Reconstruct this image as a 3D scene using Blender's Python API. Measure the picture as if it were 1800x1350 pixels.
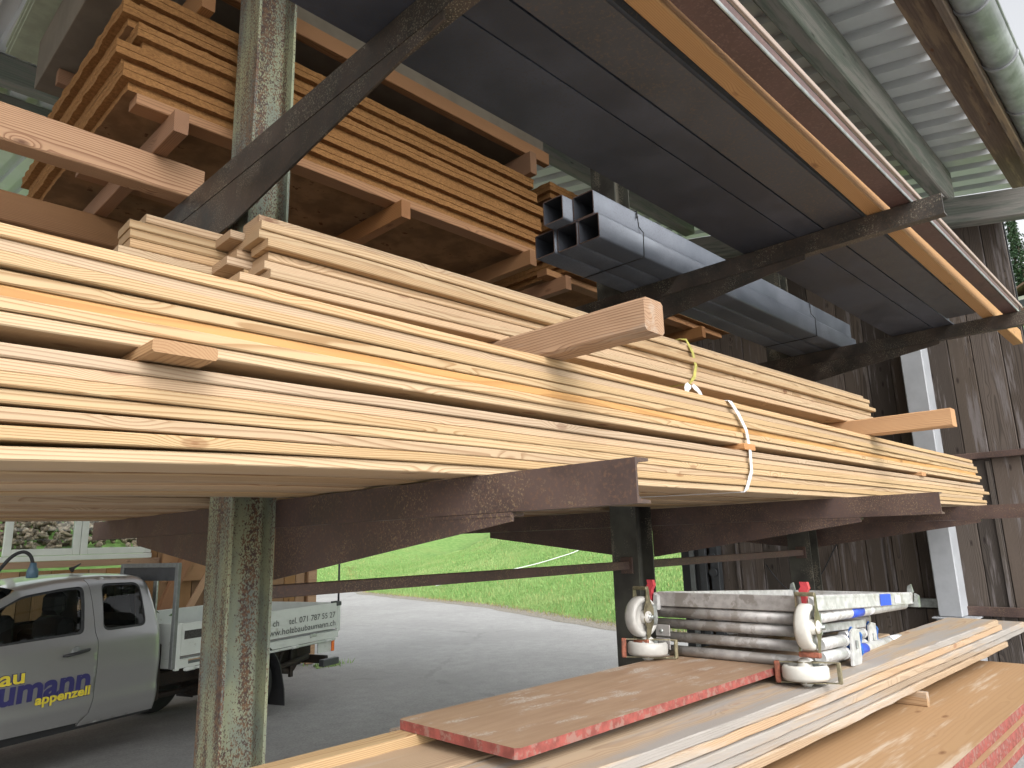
import bpy, bmesh, math, random
from mathutils import Vector, Matrix, noise
from mathutils.geometry import delaunay_2d_cdt
H = 1.85                                   # eye height; every coordinate below is measured from the eye, the ground is z = -H
R = math.radians
rnd = random.Random(7)
sc = bpy.context.scene
for o in list(bpy.data.objects): bpy.data.objects.remove(o)
COL = sc.collection

# ---------------------------------------------------------------- camera, sky, sun, exposure
cam = bpy.data.objects.new('camera', bpy.data.cameras.new('camera')); COL.objects.link(cam)
cam.data.sensor_width = 36; cam.data.lens = 36 * 1253.8 / 1800; cam.data.clip_start = 0.05; cam.data.clip_end = 2000
r_ = Vector((0.69947426, -0.71410641, -0.02806763)); u_ = Vector((-0.13491343, -0.17051324, 0.97607561)); f_ = Vector((0.70180776, 0.67895307, 0.21561217))
cam.matrix_world = Matrix(((r_.x, u_.x, -f_.x, 0), (r_.y, u_.y, -f_.y, 0), (r_.z, u_.z, -f_.z, H), (0, 0, 0, 1)))
sc.camera = cam
SUN_EL, SUN_ROT = R(38), R(200)
w = bpy.data.worlds.new('World'); sc.world = w; w.use_nodes = True
nt = w.node_tree; nt.nodes.clear()
sky = nt.nodes.new('ShaderNodeTexSky'); sky.sky_type = 'NISHITA'; sky.sun_disc = False
sky.sun_elevation = SUN_EL; sky.sun_rotation = SUN_ROT; sky.air_density = 1.0; sky.dust_density = 4.0; sky.ozone_density = 1.0
hs = nt.nodes.new('ShaderNodeHueSaturation'); hs.inputs['Saturation'].default_value = 0.12
bg = nt.nodes.new('ShaderNodeBackground'); bg.inputs['Strength'].default_value = 0.15
wo = nt.nodes.new('ShaderNodeOutputWorld')
nt.links.new(sky.outputs[0], hs.inputs['Color']); nt.links.new(hs.outputs[0], bg.inputs['Color']); nt.links.new(bg.outputs[0], wo.inputs['Surface'])
sl = bpy.data.lights.new('sun', 'SUN'); sl.energy = 0.5; sl.angle = R(60); sl.color = (1.0, 0.975, 0.94)
so = bpy.data.objects.new('sun', sl); COL.objects.link(so)
# direction towards the sun: behind the photographer, a little to the right
sd = Vector((math.sin(SUN_ROT) * math.cos(SUN_EL), math.cos(SUN_ROT) * math.cos(SUN_EL), math.sin(SUN_EL)))
so.rotation_euler = sd.to_track_quat('Z', 'Y').to_euler()
sc.view_settings.view_transform = 'Standard'; sc.view_settings.look = 'None'; sc.view_settings.gamma = 1
sc.view_settings.exposure = 1.15
sc.cycles.max_bounces = 8; sc.cycles.diffuse_bounces = 5
sc.cycles.use_denoising = True

# ---------------------------------------------------------------- objects
def mesh_of(name, bm, mats, smooth=False):
    me = bpy.data.meshes.new(name); bm.normal_update(); bm.to_mesh(me); bm.free()
    for m in (mats if isinstance(mats, (list, tuple)) else [mats]): me.materials.append(m)
    if smooth:
        for p in me.polygons: p.use_smooth = True
    return me
def obj(name, bm, mats, parent=None, loc=(0, 0, 0), rot=(0, 0, 0), smooth=False, label=None):
    me = bm if isinstance(bm, bpy.types.Mesh) else mesh_of(name, bm, mats, smooth)
    o = bpy.data.objects.new(name, me); COL.objects.link(o)
    o.rotation_euler = rot
    if parent: o.parent = parent; o.location = loc
    else: o.location = (loc[0], loc[1], loc[2] + H)
    if label: o['label'] = label
    return o
def tag(o, label, cat, group=None):
    o['label'] = label; o['category'] = cat
    if group: o['group'] = group
    return o
def empty(name, label, cat, loc=(0, 0, 0), rotz=0, group=None):
    o = bpy.data.objects.new(name, None); COL.objects.link(o); o.empty_display_size = .1
    o.location = (loc[0], loc[1], loc[2] + H); o.rotation_euler = (0, 0, rotz)
    return tag(o, label, cat, group)
def structure(name, bm, mats, loc=(0, 0, 0), smooth=False, kind='structure'):
    o = obj(name, bm, mats, None, loc, smooth=smooth); o['kind'] = kind; return o
# a part may be written in eye coordinates under an Empty that stands at z = -H
def base(name, label, cat, x=0, y=0, rotz=0, group=None): return empty(name, label, cat, (x, y, -H), rotz, group)

def box(bm, x0, x1, y0, y1, z0, z1, mi=0, bev=0):
    vs = [bm.verts.new((x, y, z)) for x in (x0, x1) for y in (y0, y1) for z in (z0, z1)]
    fs = [(0, 1, 3, 2), (4, 6, 7, 5), (0, 4, 5, 1), (2, 3, 7, 6), (0, 2, 6, 4), (1, 5, 7, 3)]
    F = [bm.faces.new([vs[i] for i in f]) for f in fs]
    for f in F: f.material_index = mi
    if bev:
        es = set(e for f in F for e in f.edges)
        r = bmesh.ops.bevel(bm, geom=list(es), offset=bev, segments=1, affect='EDGES')
        for f in r['faces']: f.material_index = mi
    return F
def prism(bm, poly, h, frame=None, mi=0, smooth=False):
    """extrude polygon (list of (a,b)) along c by h=(c0,c1); frame maps (a,b,c)->xyz"""
    fr = frame or (lambda a, b, c: (a, b, c))
    A = [bm.verts.new(fr(a, b, h[0])) for a, b in poly]; B = [bm.verts.new(fr(a, b, h[1])) for a, b in poly]
    n = len(poly); out = []
    out.append(bm.faces.new(A[::-1])); out.append(bm.faces.new(B))
    for i in range(n):
        f = bm.faces.new((A[i], A[(i + 1) % n], B[(i + 1) % n], B[i])); f.smooth = smooth; out.append(f)
    for f in out: f.material_index = mi
    return out
def tube(bm, pts, r, seg=10, mi=0, cap=True):
    pts = [Vector(p) for p in pts]; rs = r if isinstance(r, (list, tuple)) else [r] * len(pts)
    rings = []
    up = Vector((0, 0, 1))
    for i, p in enumerate(pts):
        d = (pts[min(i + 1, len(pts) - 1)] - pts[max(i - 1, 0)]).normalized()
        a = d.cross(up)
        if a.length < .05: a = d.cross(Vector((0, 1, 0)))
        a.normalize(); b = d.cross(a)
        rings.append([bm.verts.new(p + (a * math.cos(t) + b * math.sin(t)) * rs[i]) for t in [2 * math.pi * k / seg for k in range(seg)]])
    for i in range(len(rings) - 1):
        for k in range(seg):
            f = bm.faces.new((rings[i][k], rings[i + 1][k], rings[i + 1][(k + 1) % seg], rings[i][(k + 1) % seg])); f.smooth = True; f.material_index = mi
    if cap:
        f = bm.faces.new(rings[0]); f.material_index = mi
        f = bm.faces.new(rings[-1][::-1]); f.material_index = mi
def lathe(bm, prof, c, axis='y', seg=24, mi=0):
    """prof: list of (radius, offset along axis)"""
    rings = []
    for r, t in prof:
        ring = []
        for k in range(seg):
            a = 2 * math.pi * k / seg; ca, sa = r * math.cos(a), r * math.sin(a)
            v = {'y': (ca, t, sa), 'z': (ca, sa, t), 'x': (t, ca, sa)}[axis]
            ring.append(bm.verts.new((c[0] + v[0], c[1] + v[1], c[2] + v[2])))
        rings.append(ring)
    for i in range(len(rings) - 1):
        for k in range(seg):
            f = bm.faces.new((rings[i][k], rings[i + 1][k], rings[i + 1][(k + 1) % seg], rings[i][(k + 1) % seg])); f.smooth = True; f.material_index = mi
    for ring, rv in ((rings[0], False), (rings[-1], True)):
        f = bm.faces.new(ring[::-1] if rv else ring); f.material_index = mi
def plank_bm(L, w, h, bev=.003, n=16, sag=None, wav=None, rough=0, seed=0):
    """board along +X from 0..L, y 0..w, z 0..h with chamfered edges; sag(x)->dz, wav(x)->dy"""
    bm = bmesh.new(); b = min(bev, h * .3)
    sec = [(b, 0), (w - b, 0), (w, b), (w, h - b), (w - b, h), (b, h), (0, h - b), (0, b)]
    rings = []
    for i in range(n + 1):
        x = L * i / n; dz = sag(x) if sag else 0; dy = wav(x) if wav else 0
        ring = []
        for j, (y, z) in enumerate(sec):
            ny = nz = 0
            if rough:
                ny = rough * noise.noise(Vector((x * 9 + seed, j * 1.7, 3.1))); nz = rough * noise.noise(Vector((x * 9 + seed, j * 2.3, 9.7)))
            ring.append(bm.verts.new((x, y + dy + ny, z + dz + nz)))
        rings.append(ring)
    for i in range(n):
        for k in range(8):
            bm.faces.new((rings[i][k], rings[i][(k + 1) % 8], rings[i + 1][(k + 1) % 8], rings[i + 1][k]))
    bm.faces.new(rings[0][::-1]); bm.faces.new(rings[-1])
    bmesh.ops.recalc_face_normals(bm, faces=bm.faces)
    return bm

# ---------------------------------------------------------------- materials
class NT:
    def __init__(s, name):
        s.m = bpy.data.materials.new(name); s.m.use_nodes = True; s.t = s.m.node_tree
        s.b = s.t.nodes['Principled BSDF']; s.tc = s.t.nodes.new('ShaderNodeTexCoord'); s.oi = s.t.nodes.new('ShaderNodeObjectInfo')
    def n(s, typ, **kw):
        nd = s.t.nodes.new(typ)
        for k, v in kw.items(): setattr(nd, k, v)
        return nd
    def put(s, sock, v):
        if hasattr(v, 'node'): s.t.links.new(v, sock)
        elif v is not None: sock.default_value = v
    def math(s, op, a, b=None, c=None, clamp=False):
        nd = s.n('ShaderNodeMath', operation=op, use_clamp=clamp)
        s.put(nd.inputs[0], a); s.put(nd.inputs[1], b)
        if c is not None: s.put(nd.inputs[2], c)
        return nd.outputs[0]
    def vm(s, op, a, b=None, scale=None):
        nd = s.n('ShaderNodeVectorMath', operation=op); s.put(nd.inputs[0], a); s.put(nd.inputs[1], b)
        if scale is not None: s.put(nd.inputs['Scale'], scale)
        return nd.outputs['Value'] if op in ('LENGTH', 'DISTANCE', 'DOT_PRODUCT') else nd.outputs[0]
    def noise(s, vec, scale=5, detail=3, rough=.55, dist=0):
        nd = s.n('ShaderNodeTexNoise'); s.put(nd.inputs['Vector'], vec); nd.inputs['Scale'].default_value = scale
        nd.inputs['Detail'].default_value = detail; nd.inputs['Roughness'].default_value = rough; nd.inputs['Distortion'].default_value = dist
        return nd.outputs[0]
    def voro(s, vec, scale=5, feature='F1', out='Distance'):
        nd = s.n('ShaderNodeTexVoronoi', feature=feature); s.put(nd.inputs['Vector'], vec); nd.inputs['Scale'].default_value = scale
        return nd.outputs[out]
    def rng(s, v, a, b, c=0, d=1, smooth=True):
        nd = s.n('ShaderNodeMapRange', interpolation_type='SMOOTHSTEP' if smooth else 'LINEAR'); s.put(nd.inputs[0], v)
        for i, x in enumerate((a, b, c, d)): s.put(nd.inputs[i + 1], x)
        return nd.outputs[0]
    def mix(s, f, a, b, mode='MIX'):
        nd = s.n('ShaderNodeMix', data_type='RGBA', blend_type=mode); s.put(nd.inputs[0], f)
        s.put(nd.inputs[6], (*a, 1) if isinstance(a, tuple) and len(a) == 3 else a); s.put(nd.inputs[7], (*b, 1) if isinstance(b, tuple) and len(b) == 3 else b)
        return nd.outputs[2]
    def sep(s, v):
        nd = s.n('ShaderNodeSeparateXYZ'); s.put(nd.inputs[0], v); return nd.outputs
    def comb(s, x, y, z):
        nd = s.n('ShaderNodeCombineXYZ'); s.put(nd.inputs[0], x); s.put(nd.inputs[1], y); s.put(nd.inputs[2], z); return nd.outputs[0]
    def bump(s, h, strength=.3, dist=.005):
        nd = s.n('ShaderNodeBump'); s.put(nd.inputs['Height'], h); nd.inputs['Strength'].default_value = strength; nd.inputs['Distance'].default_value = dist
        s.t.links.new(nd.outputs[0], s.b.inputs['Normal'])
    def fin(s, color=None, rough=None, metal=None, spec=None):
        if color is not None: s.put(s.b.inputs['Base Color'], (*color, 1) if isinstance(color, tuple) and len(color) == 3 else color)
        if rough is not None: s.put(s.b.inputs['Roughness'], rough)
        if metal is not None: s.put(s.b.inputs['Metallic'], metal)
        if spec is not None: s.b.inputs['Specular IOR Level'].default_value = spec
        return s.m

def wood(name, light, dark, knot=(.16, .07, .03), ring=.0042, contrast=1.0, rough=.62, vary=.25, hue=None, weather=None, knots=1.0, bump=.25, fibre=.15, vertical=False):
    """solid wood: growth rings round a pith running along the object's own X axis"""
    s = NT(name)
    p = s.tc.outputs['Object']
    if vertical:
        q = s.sep(p); p = s.comb(q[2], q[1], q[0])
    rn = s.oi.outputs['Random']
    off = s.comb(s.math('MULTIPLY', rn, 41.0), s.math('MULTIPLY', s.math('FRACT', s.math('MULTIPLY', rn, 7.3)), .1), s.math('MULTIPLY', s.math('FRACT', s.math('MULTIPLY', rn, 13.7)), .1))
    P = s.vm('ADD', p, off)
    st = s.vm('MULTIPLY', P, (.55, 4, 4))
    n1 = s.noise(st, 1.6, 2)
    x, y, z = s.sep(p)
    py = s.math('SUBTRACT', s.math('MULTIPLY', s.math('FRACT', s.math('MULTIPLY', rn, 91.7)), .26), .06)
    pz = s.math('SUBTRACT', -.012, s.math('MULTIPLY', s.math('FRACT', s.math('MULTIPLY', rn, 57.3)), .09))
    dy = s.math('SUBTRACT', y, py); dz = s.math('SUBTRACT', z, pz)
    r = s.math('SQRT', s.math('ADD', s.math('MULTIPLY', dy, dy), s.math('MULTIPLY', dz, dz)))
    r = s.math('ADD', r, s.math('MULTIPLY', s.math('SUBTRACT', n1, .5), .055))
    kv = s.voro(s.vm('MULTIPLY', P, (3.4, 8.5, 8.5)), 1.0)
    r = s.math('ADD', r, s.math('MULTIPLY', s.rng(kv, .34, .03), .014 * knots))
    ph = s.math('FRACT', s.math('DIVIDE', r, ring))
    late = s.math('MULTIPLY', s.rng(ph, .45, .92), s.rng(ph, 1.0, .94))
    fb = s.noise(s.vm('MULTIPLY', P, (2.5, 260, 260)), 1, 2)
    big = s.noise(s.vm('MULTIPLY', P, (.9, 9, 9)), 1.3, 3)
    f = s.math('MULTIPLY', late, .62 * contrast)
    f = s.math('ADD', f, s.math('MULTIPLY', s.math('SUBTRACT', fb, .5), fibre * 2))
    f = s.math('ADD', f, s.math('MULTIPLY', s.math('SUBTRACT', big, .42), .55 * contrast), clamp=True)
    col = s.mix(f, light, dark)
    if knots:
        kd = s.rng(kv, .085, .055); kr = s.math('MULTIPLY', s.rng(kv, .125, .09), .45)
        col = s.mix(s.math('MAXIMUM', s.math('MULTIPLY', kd, .75), kr), col, knot)
    # board-to-board variation
    val = s.rng(s.math('FRACT', s.math('MULTIPLY', rn, 31.1)), 0, 1, 1 - vary, 1 + vary * .35, False)
    hsv = s.n('ShaderNodeHueSaturation'); s.put(hsv.inputs['Color'], col); s.put(hsv.inputs['Value'], val)
    s.put(hsv.inputs['Hue'], s.rng(s.math('FRACT', s.math('MULTIPLY', rn, 17.9)), 0, 1, .4965, .5035, False))
    s.put(hsv.inputs['Saturation'], s.rng(s.math('FRACT', s.math('MULTIPLY', rn, 23.3)), 0, 1, .88, 1.12, False))
    col = hsv.outputs[0]
    nx = s.math('ABSOLUTE', s.sep(s.tc.outputs['Normal'])[2 if vertical else 0])
    col = s.mix(s.math('MULTIPLY', s.rng(nx, .8, .95), .35), col, dark)
    if weather:
        wc, amt, sc_ = weather
        wn = s.noise(s.vm('MULTIPLY', P, (1.2, 14, 14)), sc_, 5, .65)
        col = s.mix(s.rng(wn, .62 - amt * .3, .72 - amt * .2), col, wc)
    s.bump(s.math('ADD', s.math('MULTIPLY', late, .5), fb), bump, .0015)
    return s.fin(col, rough, spec=.3)

M = {}
M['larch'] = wood('larch', (.50, .362, .222), (.30, .178, .090), (.17, .065, .03), ring=.0050, contrast=1.2, vary=.16, knots=1.3)
M['larch_orange'] = wood('larch_orange', (.50, .275, .11), (.34, .165, .06), ring=.006, contrast=.9, vary=.05)
M['larch_old'] = wood('larch_old', (.42, .265, .15), (.25, .135, .07), (.12, .05, .03), ring=.006, contrast=1.0, vary=.2)
M['spruce_warm'] = wood('spruce_warm', (.56, .31, .14), (.33, .14, .055), (.10, .04, .02), ring=.006, contrast=1.1, vary=.1, bump=.4)
M['timber_brown'] = wood('timber_brown', (.32, .17, .085), (.18, .085, .04), ring=.006, contrast=1.1, vary=.15, bump=.4)
M['timber_orange'] = wood('timber_orange', (.42, .225, .09), (.29, .13, .045), ring=.007, contrast=1.0, vary=.1)
M['bearer_grey'] = wood('bearer_grey', (.42, .27, .165), (.22, .125, .072), (.12, .06, .03), ring=.0075, contrast=1.2, vary=.05, weather=((.36, .27, .20), .45, 1.3), bump=.6, knots=1.4)
M['plank_grey'] = wood('plank_grey', (.38, .29, .20), (.25, .17, .11), (.25, .12, .06), ring=.006, contrast=.9, vary=.2, weather=((.30, .275, .25), .6, .55), rough=.85, bump=.6)
M['old_board'] = wood('old_board', (.125, .100, .082), (.055, .044, .037), (.02, .012, .01), ring=.009, contrast=1.2, vary=.45, weather=((.17, .15, .145), .30, 1.1), rough=.85, bump=.9, vertical=True, fibre=.25)
M['new_board'] = wood('new_board', (.34, .20, .10), (.16, .085, .04), (.06, .03, .015), ring=.009, contrast=1.1, vary=.5, rough=.8, bump=.6, vertical=True)

def rust(name, c1, c2, c3, paint=None, rough=.7, metal=.0, sc1=6, speck=None):
    s = NT(name); p = s.tc.outputs['Object']
    p = s.vm('ADD', p, s.vm('SCALE', (1., 2., 3.), None, s.math('MULTIPLY', s.oi.outputs['Random'], 7.)))
    a = s.noise(p, sc1, 6, .6); b = s.noise(p, 90, 4, .7); c = s.noise(p, 1.7, 3)
    col = s.mix(s.rng(a, .38, .64), c1, c2)
    col = s.mix(s.math('MULTIPLY', s.rng(b, .5, .68), .7), col, c3)
    if speck:
        col = s.mix(s.math('MULTIPLY', s.rng(s.noise(p, 170, 3, .65), .56, .61), s.rng(s.noise(p, 5, 4), .46, .58)), col, speck)
    if paint:
        pc, lo = paint
        v = s.math('ADD', s.math('MULTIPLY', s.noise(s.vm('MULTIPLY', p, (1, 1, .35)), 7, 3), .9), s.math('MULTIPLY', s.noise(p, 120, 3, .6), .55))
        col = s.mix(s.rng(v, lo, lo + .035), col, pc)
    s.bump(b, .35, .0012)
    return s.fin(col, s.rng(a, .3, .7, rough - .15, rough + .1), metal, spec=.35)
M['rust_purple'] = rust('rust_purple', (.068, .046, .042), (.100, .066, .057), (.15, .085, .055), rough=.55, speck=(.19, .135, .085))
M['rust_dark'] = rust('rust_dark', (.040, .036, .032), (.070, .054, .045), (.10, .07, .048), rough=.5, speck=(.22, .20, .15))
M['mill_steel'] = rust('mill_steel', (.044, .050, .066), (.070, .078, .102), (.062, .056, .056), rough=.5, metal=.1, sc1=2.2)
M['mill_brown'] = rust('mill_brown', (.056, .059, .068), (.078, .079, .088), (.13, .095, .07), rough=.55, metal=.1, sc1=2.5)
M['red_brown_steel'] = rust('red_brown_steel', (.085, .048, .043), (.115, .066, .056), (.16, .10, .085), rough=.55, sc1=5)
M['tube_steel'] = rust('tube_steel', (.105, .12, .145), (.16, .175, .205), (.095, .10, .115), rough=.5, metal=.2, sc1=2)
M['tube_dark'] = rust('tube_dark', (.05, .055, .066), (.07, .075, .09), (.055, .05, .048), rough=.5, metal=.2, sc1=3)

def column_mat():
    s = NT('column_paint'); p = s.tc.outputs['Object']
    p = s.vm('ADD', p, s.vm('SCALE', (1., 2., 3.), None, s.math('MULTIPLY', s.oi.outputs['Random'], 7.)))
    base_ = s.mix(s.rng(s.noise(s.vm('MULTIPLY', p, (1, 1, .5)), 5, 3), .35, .65), (.15, .18, .16), (.28, .30, .19))
    v = s.math('ADD', s.math('MULTIPLY', s.noise(s.vm('MULTIPLY', p, (1.4, 1.4, .16)), 9, 2), .78), s.math('MULTIPLY', s.noise(s.vm('MULTIPLY', p, (1, 1, .6)), 170, 2, .75), 1.12))
    r = s.mix(s.rng(s.noise(p, 60, 3), .4, .6), (.075, .048, .042), (.15, .085, .05))
    col = s.mix(s.rng(v, .945, .875), base_, r)
    s.bump(v, .5, .002)
    return s.fin(col, .6, spec=.3)
M['column'] = column_mat()
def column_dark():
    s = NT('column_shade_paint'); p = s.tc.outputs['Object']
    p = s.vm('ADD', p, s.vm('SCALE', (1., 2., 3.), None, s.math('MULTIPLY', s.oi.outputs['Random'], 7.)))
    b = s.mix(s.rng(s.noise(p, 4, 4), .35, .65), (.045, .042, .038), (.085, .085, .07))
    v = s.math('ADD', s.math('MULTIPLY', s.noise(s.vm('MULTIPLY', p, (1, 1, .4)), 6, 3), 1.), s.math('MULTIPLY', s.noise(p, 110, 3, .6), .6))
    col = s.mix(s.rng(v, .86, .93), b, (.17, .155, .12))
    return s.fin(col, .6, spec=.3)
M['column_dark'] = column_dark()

def simple(name, col, rough=.5, metal=0, var=.12, scale=20, dirt=None, spec=.5, bump=0):
    s = NT(name); p = s.tc.outputs['Object']; n = s.noise(p, scale, 4, .6)
    c2 = tuple(c * (1 - var * 2) for c in col); c = s.mix(s.rng(n, .35, .65), c2, col)
    if dirt:
        c = s.mix(s.rng(s.noise(p, dirt[1], 5, .65), dirt[2], dirt[2] + .08), c, dirt[0])
    if bump: s.bump(n, bump, .002)
    return s.fin(c, s.rng(n, .3, .7, max(.02, rough - .07), rough + .07), metal, spec=spec)
M['roof_sheet'] = simple('roof_sheet', (.60, .62, .63), .5, .0, .04, 3)
M['purlin'] = wood('purlin', (.19, .21, .18), (.10, .115, .10), (.04, .04, .035), ring=.02, contrast=.6, rough=.9, weather=((.24, .23, .21), .7, 1.4), bump=1.0, knots=.6)
M['fascia'] = wood('fascia', (.20, .145, .115), (.12, .085, .07), ring=.02, contrast=.7, rough=.85, weather=((.27, .19, .125), .5, 1.2), bump=.6)
M['gutter'] = simple('gutter', (.43, .45, .46), .5, .15, .22, 5, dirt=((.38, .42, .37), 3, .55))
M['white_post'] = simple('white_post', (.37, .385, .405), .5, 0, .05, 8, dirt=((.20, .085, .05), 22, .70))
M['alu'] = simple('alu', (.60, .60, .59), .48, .35, .12, 30, dirt=((.40, .38, .35), 10, .56), bump=.15)
M['alu_dark'] = simple('alu_dark', (.40, .38, .365), .5, .35, .12, 26, dirt=((.24, .22, .20), 9, .5), bump=.15)
M['zinc'] = simple('zinc', (.47, .50, .48), .4, .7, .2, 22)
M['brass_plate'] = simple('brass_plate', (.30, .265, .17), .42, .7, .25, 30)
M['castor_white'] = simple('castor_white', (.62, .61, .56), .45, 0, .08, 14, dirt=((.42, .38, .30), 18, .62))
M['castor_grey'] = simple('castor_grey', (.46, .45, .42), .45, 0, .1, 14)
M['red_clip'] = simple('red_clip', (.55, .06, .075), .4, 0, .12, 30)
M['rusty_tip'] = simple('rusty_tip', (.36, .12, .07), .7, 0, .25, 60)
M['blue_paint'] = simple('blue_paint', (.03, .09, .62), .45, 0, .12, 40, dirt=((.35, .42, .60), 30, .66))
M['blue_plastic'] = simple('blue_plastic', (.02, .12, .42), .4, 0, .1, 30)
M['strap_white'] = simple('strap_white', (.70, .71, .72), .4, 0, .04, 30)
M['strap_yellow'] = simple('strap_yellow', (.50, .46, .12), .5, 0, .12, 30)
M['black_rubber'] = simple('black_rubber', (.02, .02, .021), .75, 0, .15, 40)
M['black_plastic'] = simple('black_plastic', (.022, .023, .025), .5, 0, .1, 40)
M['chassis'] = rust('chassis', (.018, .017, .016), (.035, .028, .022), (.07, .04, .022), rough=.7)
M['dark_grey'] = simple('dark_grey', (.06, .065, .07), .5, .2, .1, 20)
M['frame_grey'] = simple('frame_grey', (.20, .215, .21), .5, .3, .1, 20)
M['bed_white'] = simple('bed_white', (.60, .64, .61), .42, 0, .03, 5, dirt=((.42, .44, .40), 6, .60))
M['bed_inside'] = simple('bed_inside', (.30, .32, .33), .5, .3, .1, 8)
M['scrape'] = simple('scrape', (.06, .055, .055), .6, 0, .3, 60)
M['letter_blue'] = simple('letter_blue', (.030, .028, .13), .5, 0, .02, 5)
M['letter_yellow'] = simple('letter_yellow', (.68, .56, .05), .5, 0, .02, 5)
M['letter_grey'] = simple('letter_grey', (.10, .11, .11), .5, 0, .02, 5)
M['orange_lens'] = simple('orange_lens', (.75, .16, .02), .25, 0, .05, 5)
M['red_lens'] = simple('red_lens', (.35, .03, .03), .25, 0, .05, 5)
M['seat_cloth'] = simple('seat_cloth', (.028, .03, .034), .85, 0, .1, 40)
M['pvc_white'] = simple('pvc_white', (.62, .65, .60), .4, 0, .03, 5)
M['leaf'] = simple('leaf', (.075, .16, .03), .6, 0, .3, 6)
def paint():
    s = NT('silver_paint'); p = s.tc.outputs['Object']; n = s.noise(p, 900, 1); m = s.noise(p, 3, 3)
    c = s.mix(s.rng(n, .3, .7), (.30, .30, .305), (.36, .36, .36)); c = s.mix(s.math('MULTIPLY', s.rng(m, .5, .8), .25), c, (.33, .31, .28))
    s.b.inputs['Coat Weight'].default_value = .7; s.b.inputs['Coat Roughness'].default_value = .06
    return s.fin(c, .34, .65)
M['silver'] = paint()
def glass(name, tint, tr, rough=.02):
    m = bpy.data.materials.new(name); m.use_nodes = True; t = m.node_tree; t.nodes.clear()
    g = t.nodes.new('ShaderNodeBsdfGlossy'); g.inputs['Roughness'].default_value = rough
    tp = t.nodes.new('ShaderNodeBsdfTransparent'); tp.inputs[0].default_value = (*tint, 1)
    fr = t.nodes.new('ShaderNodeFresnel'); fr.inputs[0].default_value = 1.45
    mx = t.nodes.new('ShaderNodeMixShader'); o = t.nodes.new('ShaderNodeOutputMaterial')
    t.links.new(fr.outputs[0], mx.inputs[0]); t.links.new(tp.outputs[0], mx.inputs[1]); t.links.new(g.outputs[0], mx.inputs[2]); t.links.new(mx.outputs[0], o.inputs[0])
    return m
M['car_glass'] = glass('car_glass', (.66, .70, .66), 0)
M['sheet_green'] = simple('sheet_green', (.34, .37, .27), .7, 0, .1, 8)
M['lath'] = wood('lath', (.42, .33, .28), (.28, .21, .17), ring=.01, contrast=.5)
M['plank_tan'] = wood('plank_tan', (.43, .30, .18), (.27, .165, .09), (.25, .12, .06), ring=.006, contrast=.9, vary=.15, weather=((.40, .34, .28), .3, .6), rough=.8, bump=.5)
M['plank_red'] = wood('plank_red', (.52, .325, .205), (.27, .135, .08), (.10, .045, .03), ring=.0075, contrast=1.4, vary=.02, knots=1.8, bump=.4)
M['window_glass'] = glass('window_glass', (.86, .9, .88), 0)
def fibre_panel():
    s = NT('wood_fibre'); p = s.tc.outputs['Object']
    p = s.vm('ADD', p, s.vm('SCALE', (3., 2., 1.), None, s.math('MULTIPLY', s.oi.outputs['Random'], 7.)))
    a = s.noise(s.vm('MULTIPLY', p, (1, 1, 2.5)), 60, 5, .75); b = s.noise(p, 5, 3)
    c = s.mix(s.rng(a, .3, .7), (.19, .092, .036), (.33, .17, .065)); c = s.mix(s.math('MULTIPLY', s.rng(b, .45, .7), .35), c, (.20, .095, .035))
    s.bump(a, .9, .004)
    return s.fin(c, .95, spec=.1)
M['wood_fibre'] = fibre_panel()
M['fibre_under'] = simple('fibre_under', (.27, .16, .085), .95, 0, .18, 7, dirt=((.11, .055, .03), 14, .60), spec=.1)
M['grey_board'] = simple('grey_board', (.20, .17, .135), .9, 0, .1, 4, spec=.1)
def form_panel():
    s = NT('formwork_face'); p = s.tc.outputs['Object']
    a = s.noise(s.vm('MULTIPLY', p, (3, 30, 30)), 1.2, 4, .6); b = s.noise(s.vm('MULTIPLY', p, (1.6, 4, 4)), 2.1, 6, .7); d = s.noise(p, 140, 3, .6)
    c = s.mix(s.rng(a, .3, .7), (.26, .165, .105), (.32, .215, .14))
    c = s.mix(s.math('MULTIPLY', s.rng(b, .52, .62), s.rng(d, .35, .6)), c, (.42, .37, .32))
    c = s.mix(s.math('MULTIPLY', s.rng(s.noise(p, 260, 2), .70, .74), s.rng(s.noise(p, 9, 3), .45, .6)), c, (.66, .52, .34))
    return s.fin(c, .5, spec=.4)
M['form_face'] = form_panel()
M['form_yellow'] = wood('form_yellow', (.39, .25, .135), (.30, .175, .09), ring=.02, contrast=.6, rough=.5, weather=((.50, .40, .30), .25, .8), vary=.05, bump=.1)
M['red_edge'] = simple('red_edge', (.30, .075, .06), .75, 0, .2, 30, dirt=((.25, .13, .105), 26, .52))
M['ply_edge'] = simple('ply_edge', (.46, .36, .24), .7, 0, .15, 30, dirt=((.5, .15, .12), 14, .60))
def asphalt():
    s = NT('asphalt'); p = s.tc.outputs['Object']
    a = s.math('ADD', s.math('MULTIPLY', s.noise(p, 38, 5, .85), .75), s.math('MULTIPLY', s.noise(p, 5, 4, .7), .25)); b = s.noise(p, .5, 5, .6)
    c = s.mix(s.rng(a, .3, .72), (.24, .238, .235), (.47, .465, .455)); c = s.mix(s.math('MULTIPLY', s.rng(b, .4, .65), .4), c, (.26, .257, .252))
    cr = s.voro(s.vm('ADD', p, s.vm('SCALE', s.n('ShaderNodeTexNoise').outputs[1], None, 0.0)), .16, 'DISTANCE_TO_EDGE')
    w1 = s.noise(p, 2.2, 4)
    c = s.mix(s.math('MULTIPLY', s.rng(s.math('ADD', cr, s.math('MULTIPLY', s.math('SUBTRACT', w1, .5), .10)), .004, .0), .22), c, (.16, .16, .15))
    s.bump(a, .7, .006)
    return s.fin(c, .85, spec=.25)
M['asphalt'] = asphalt()
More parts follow.
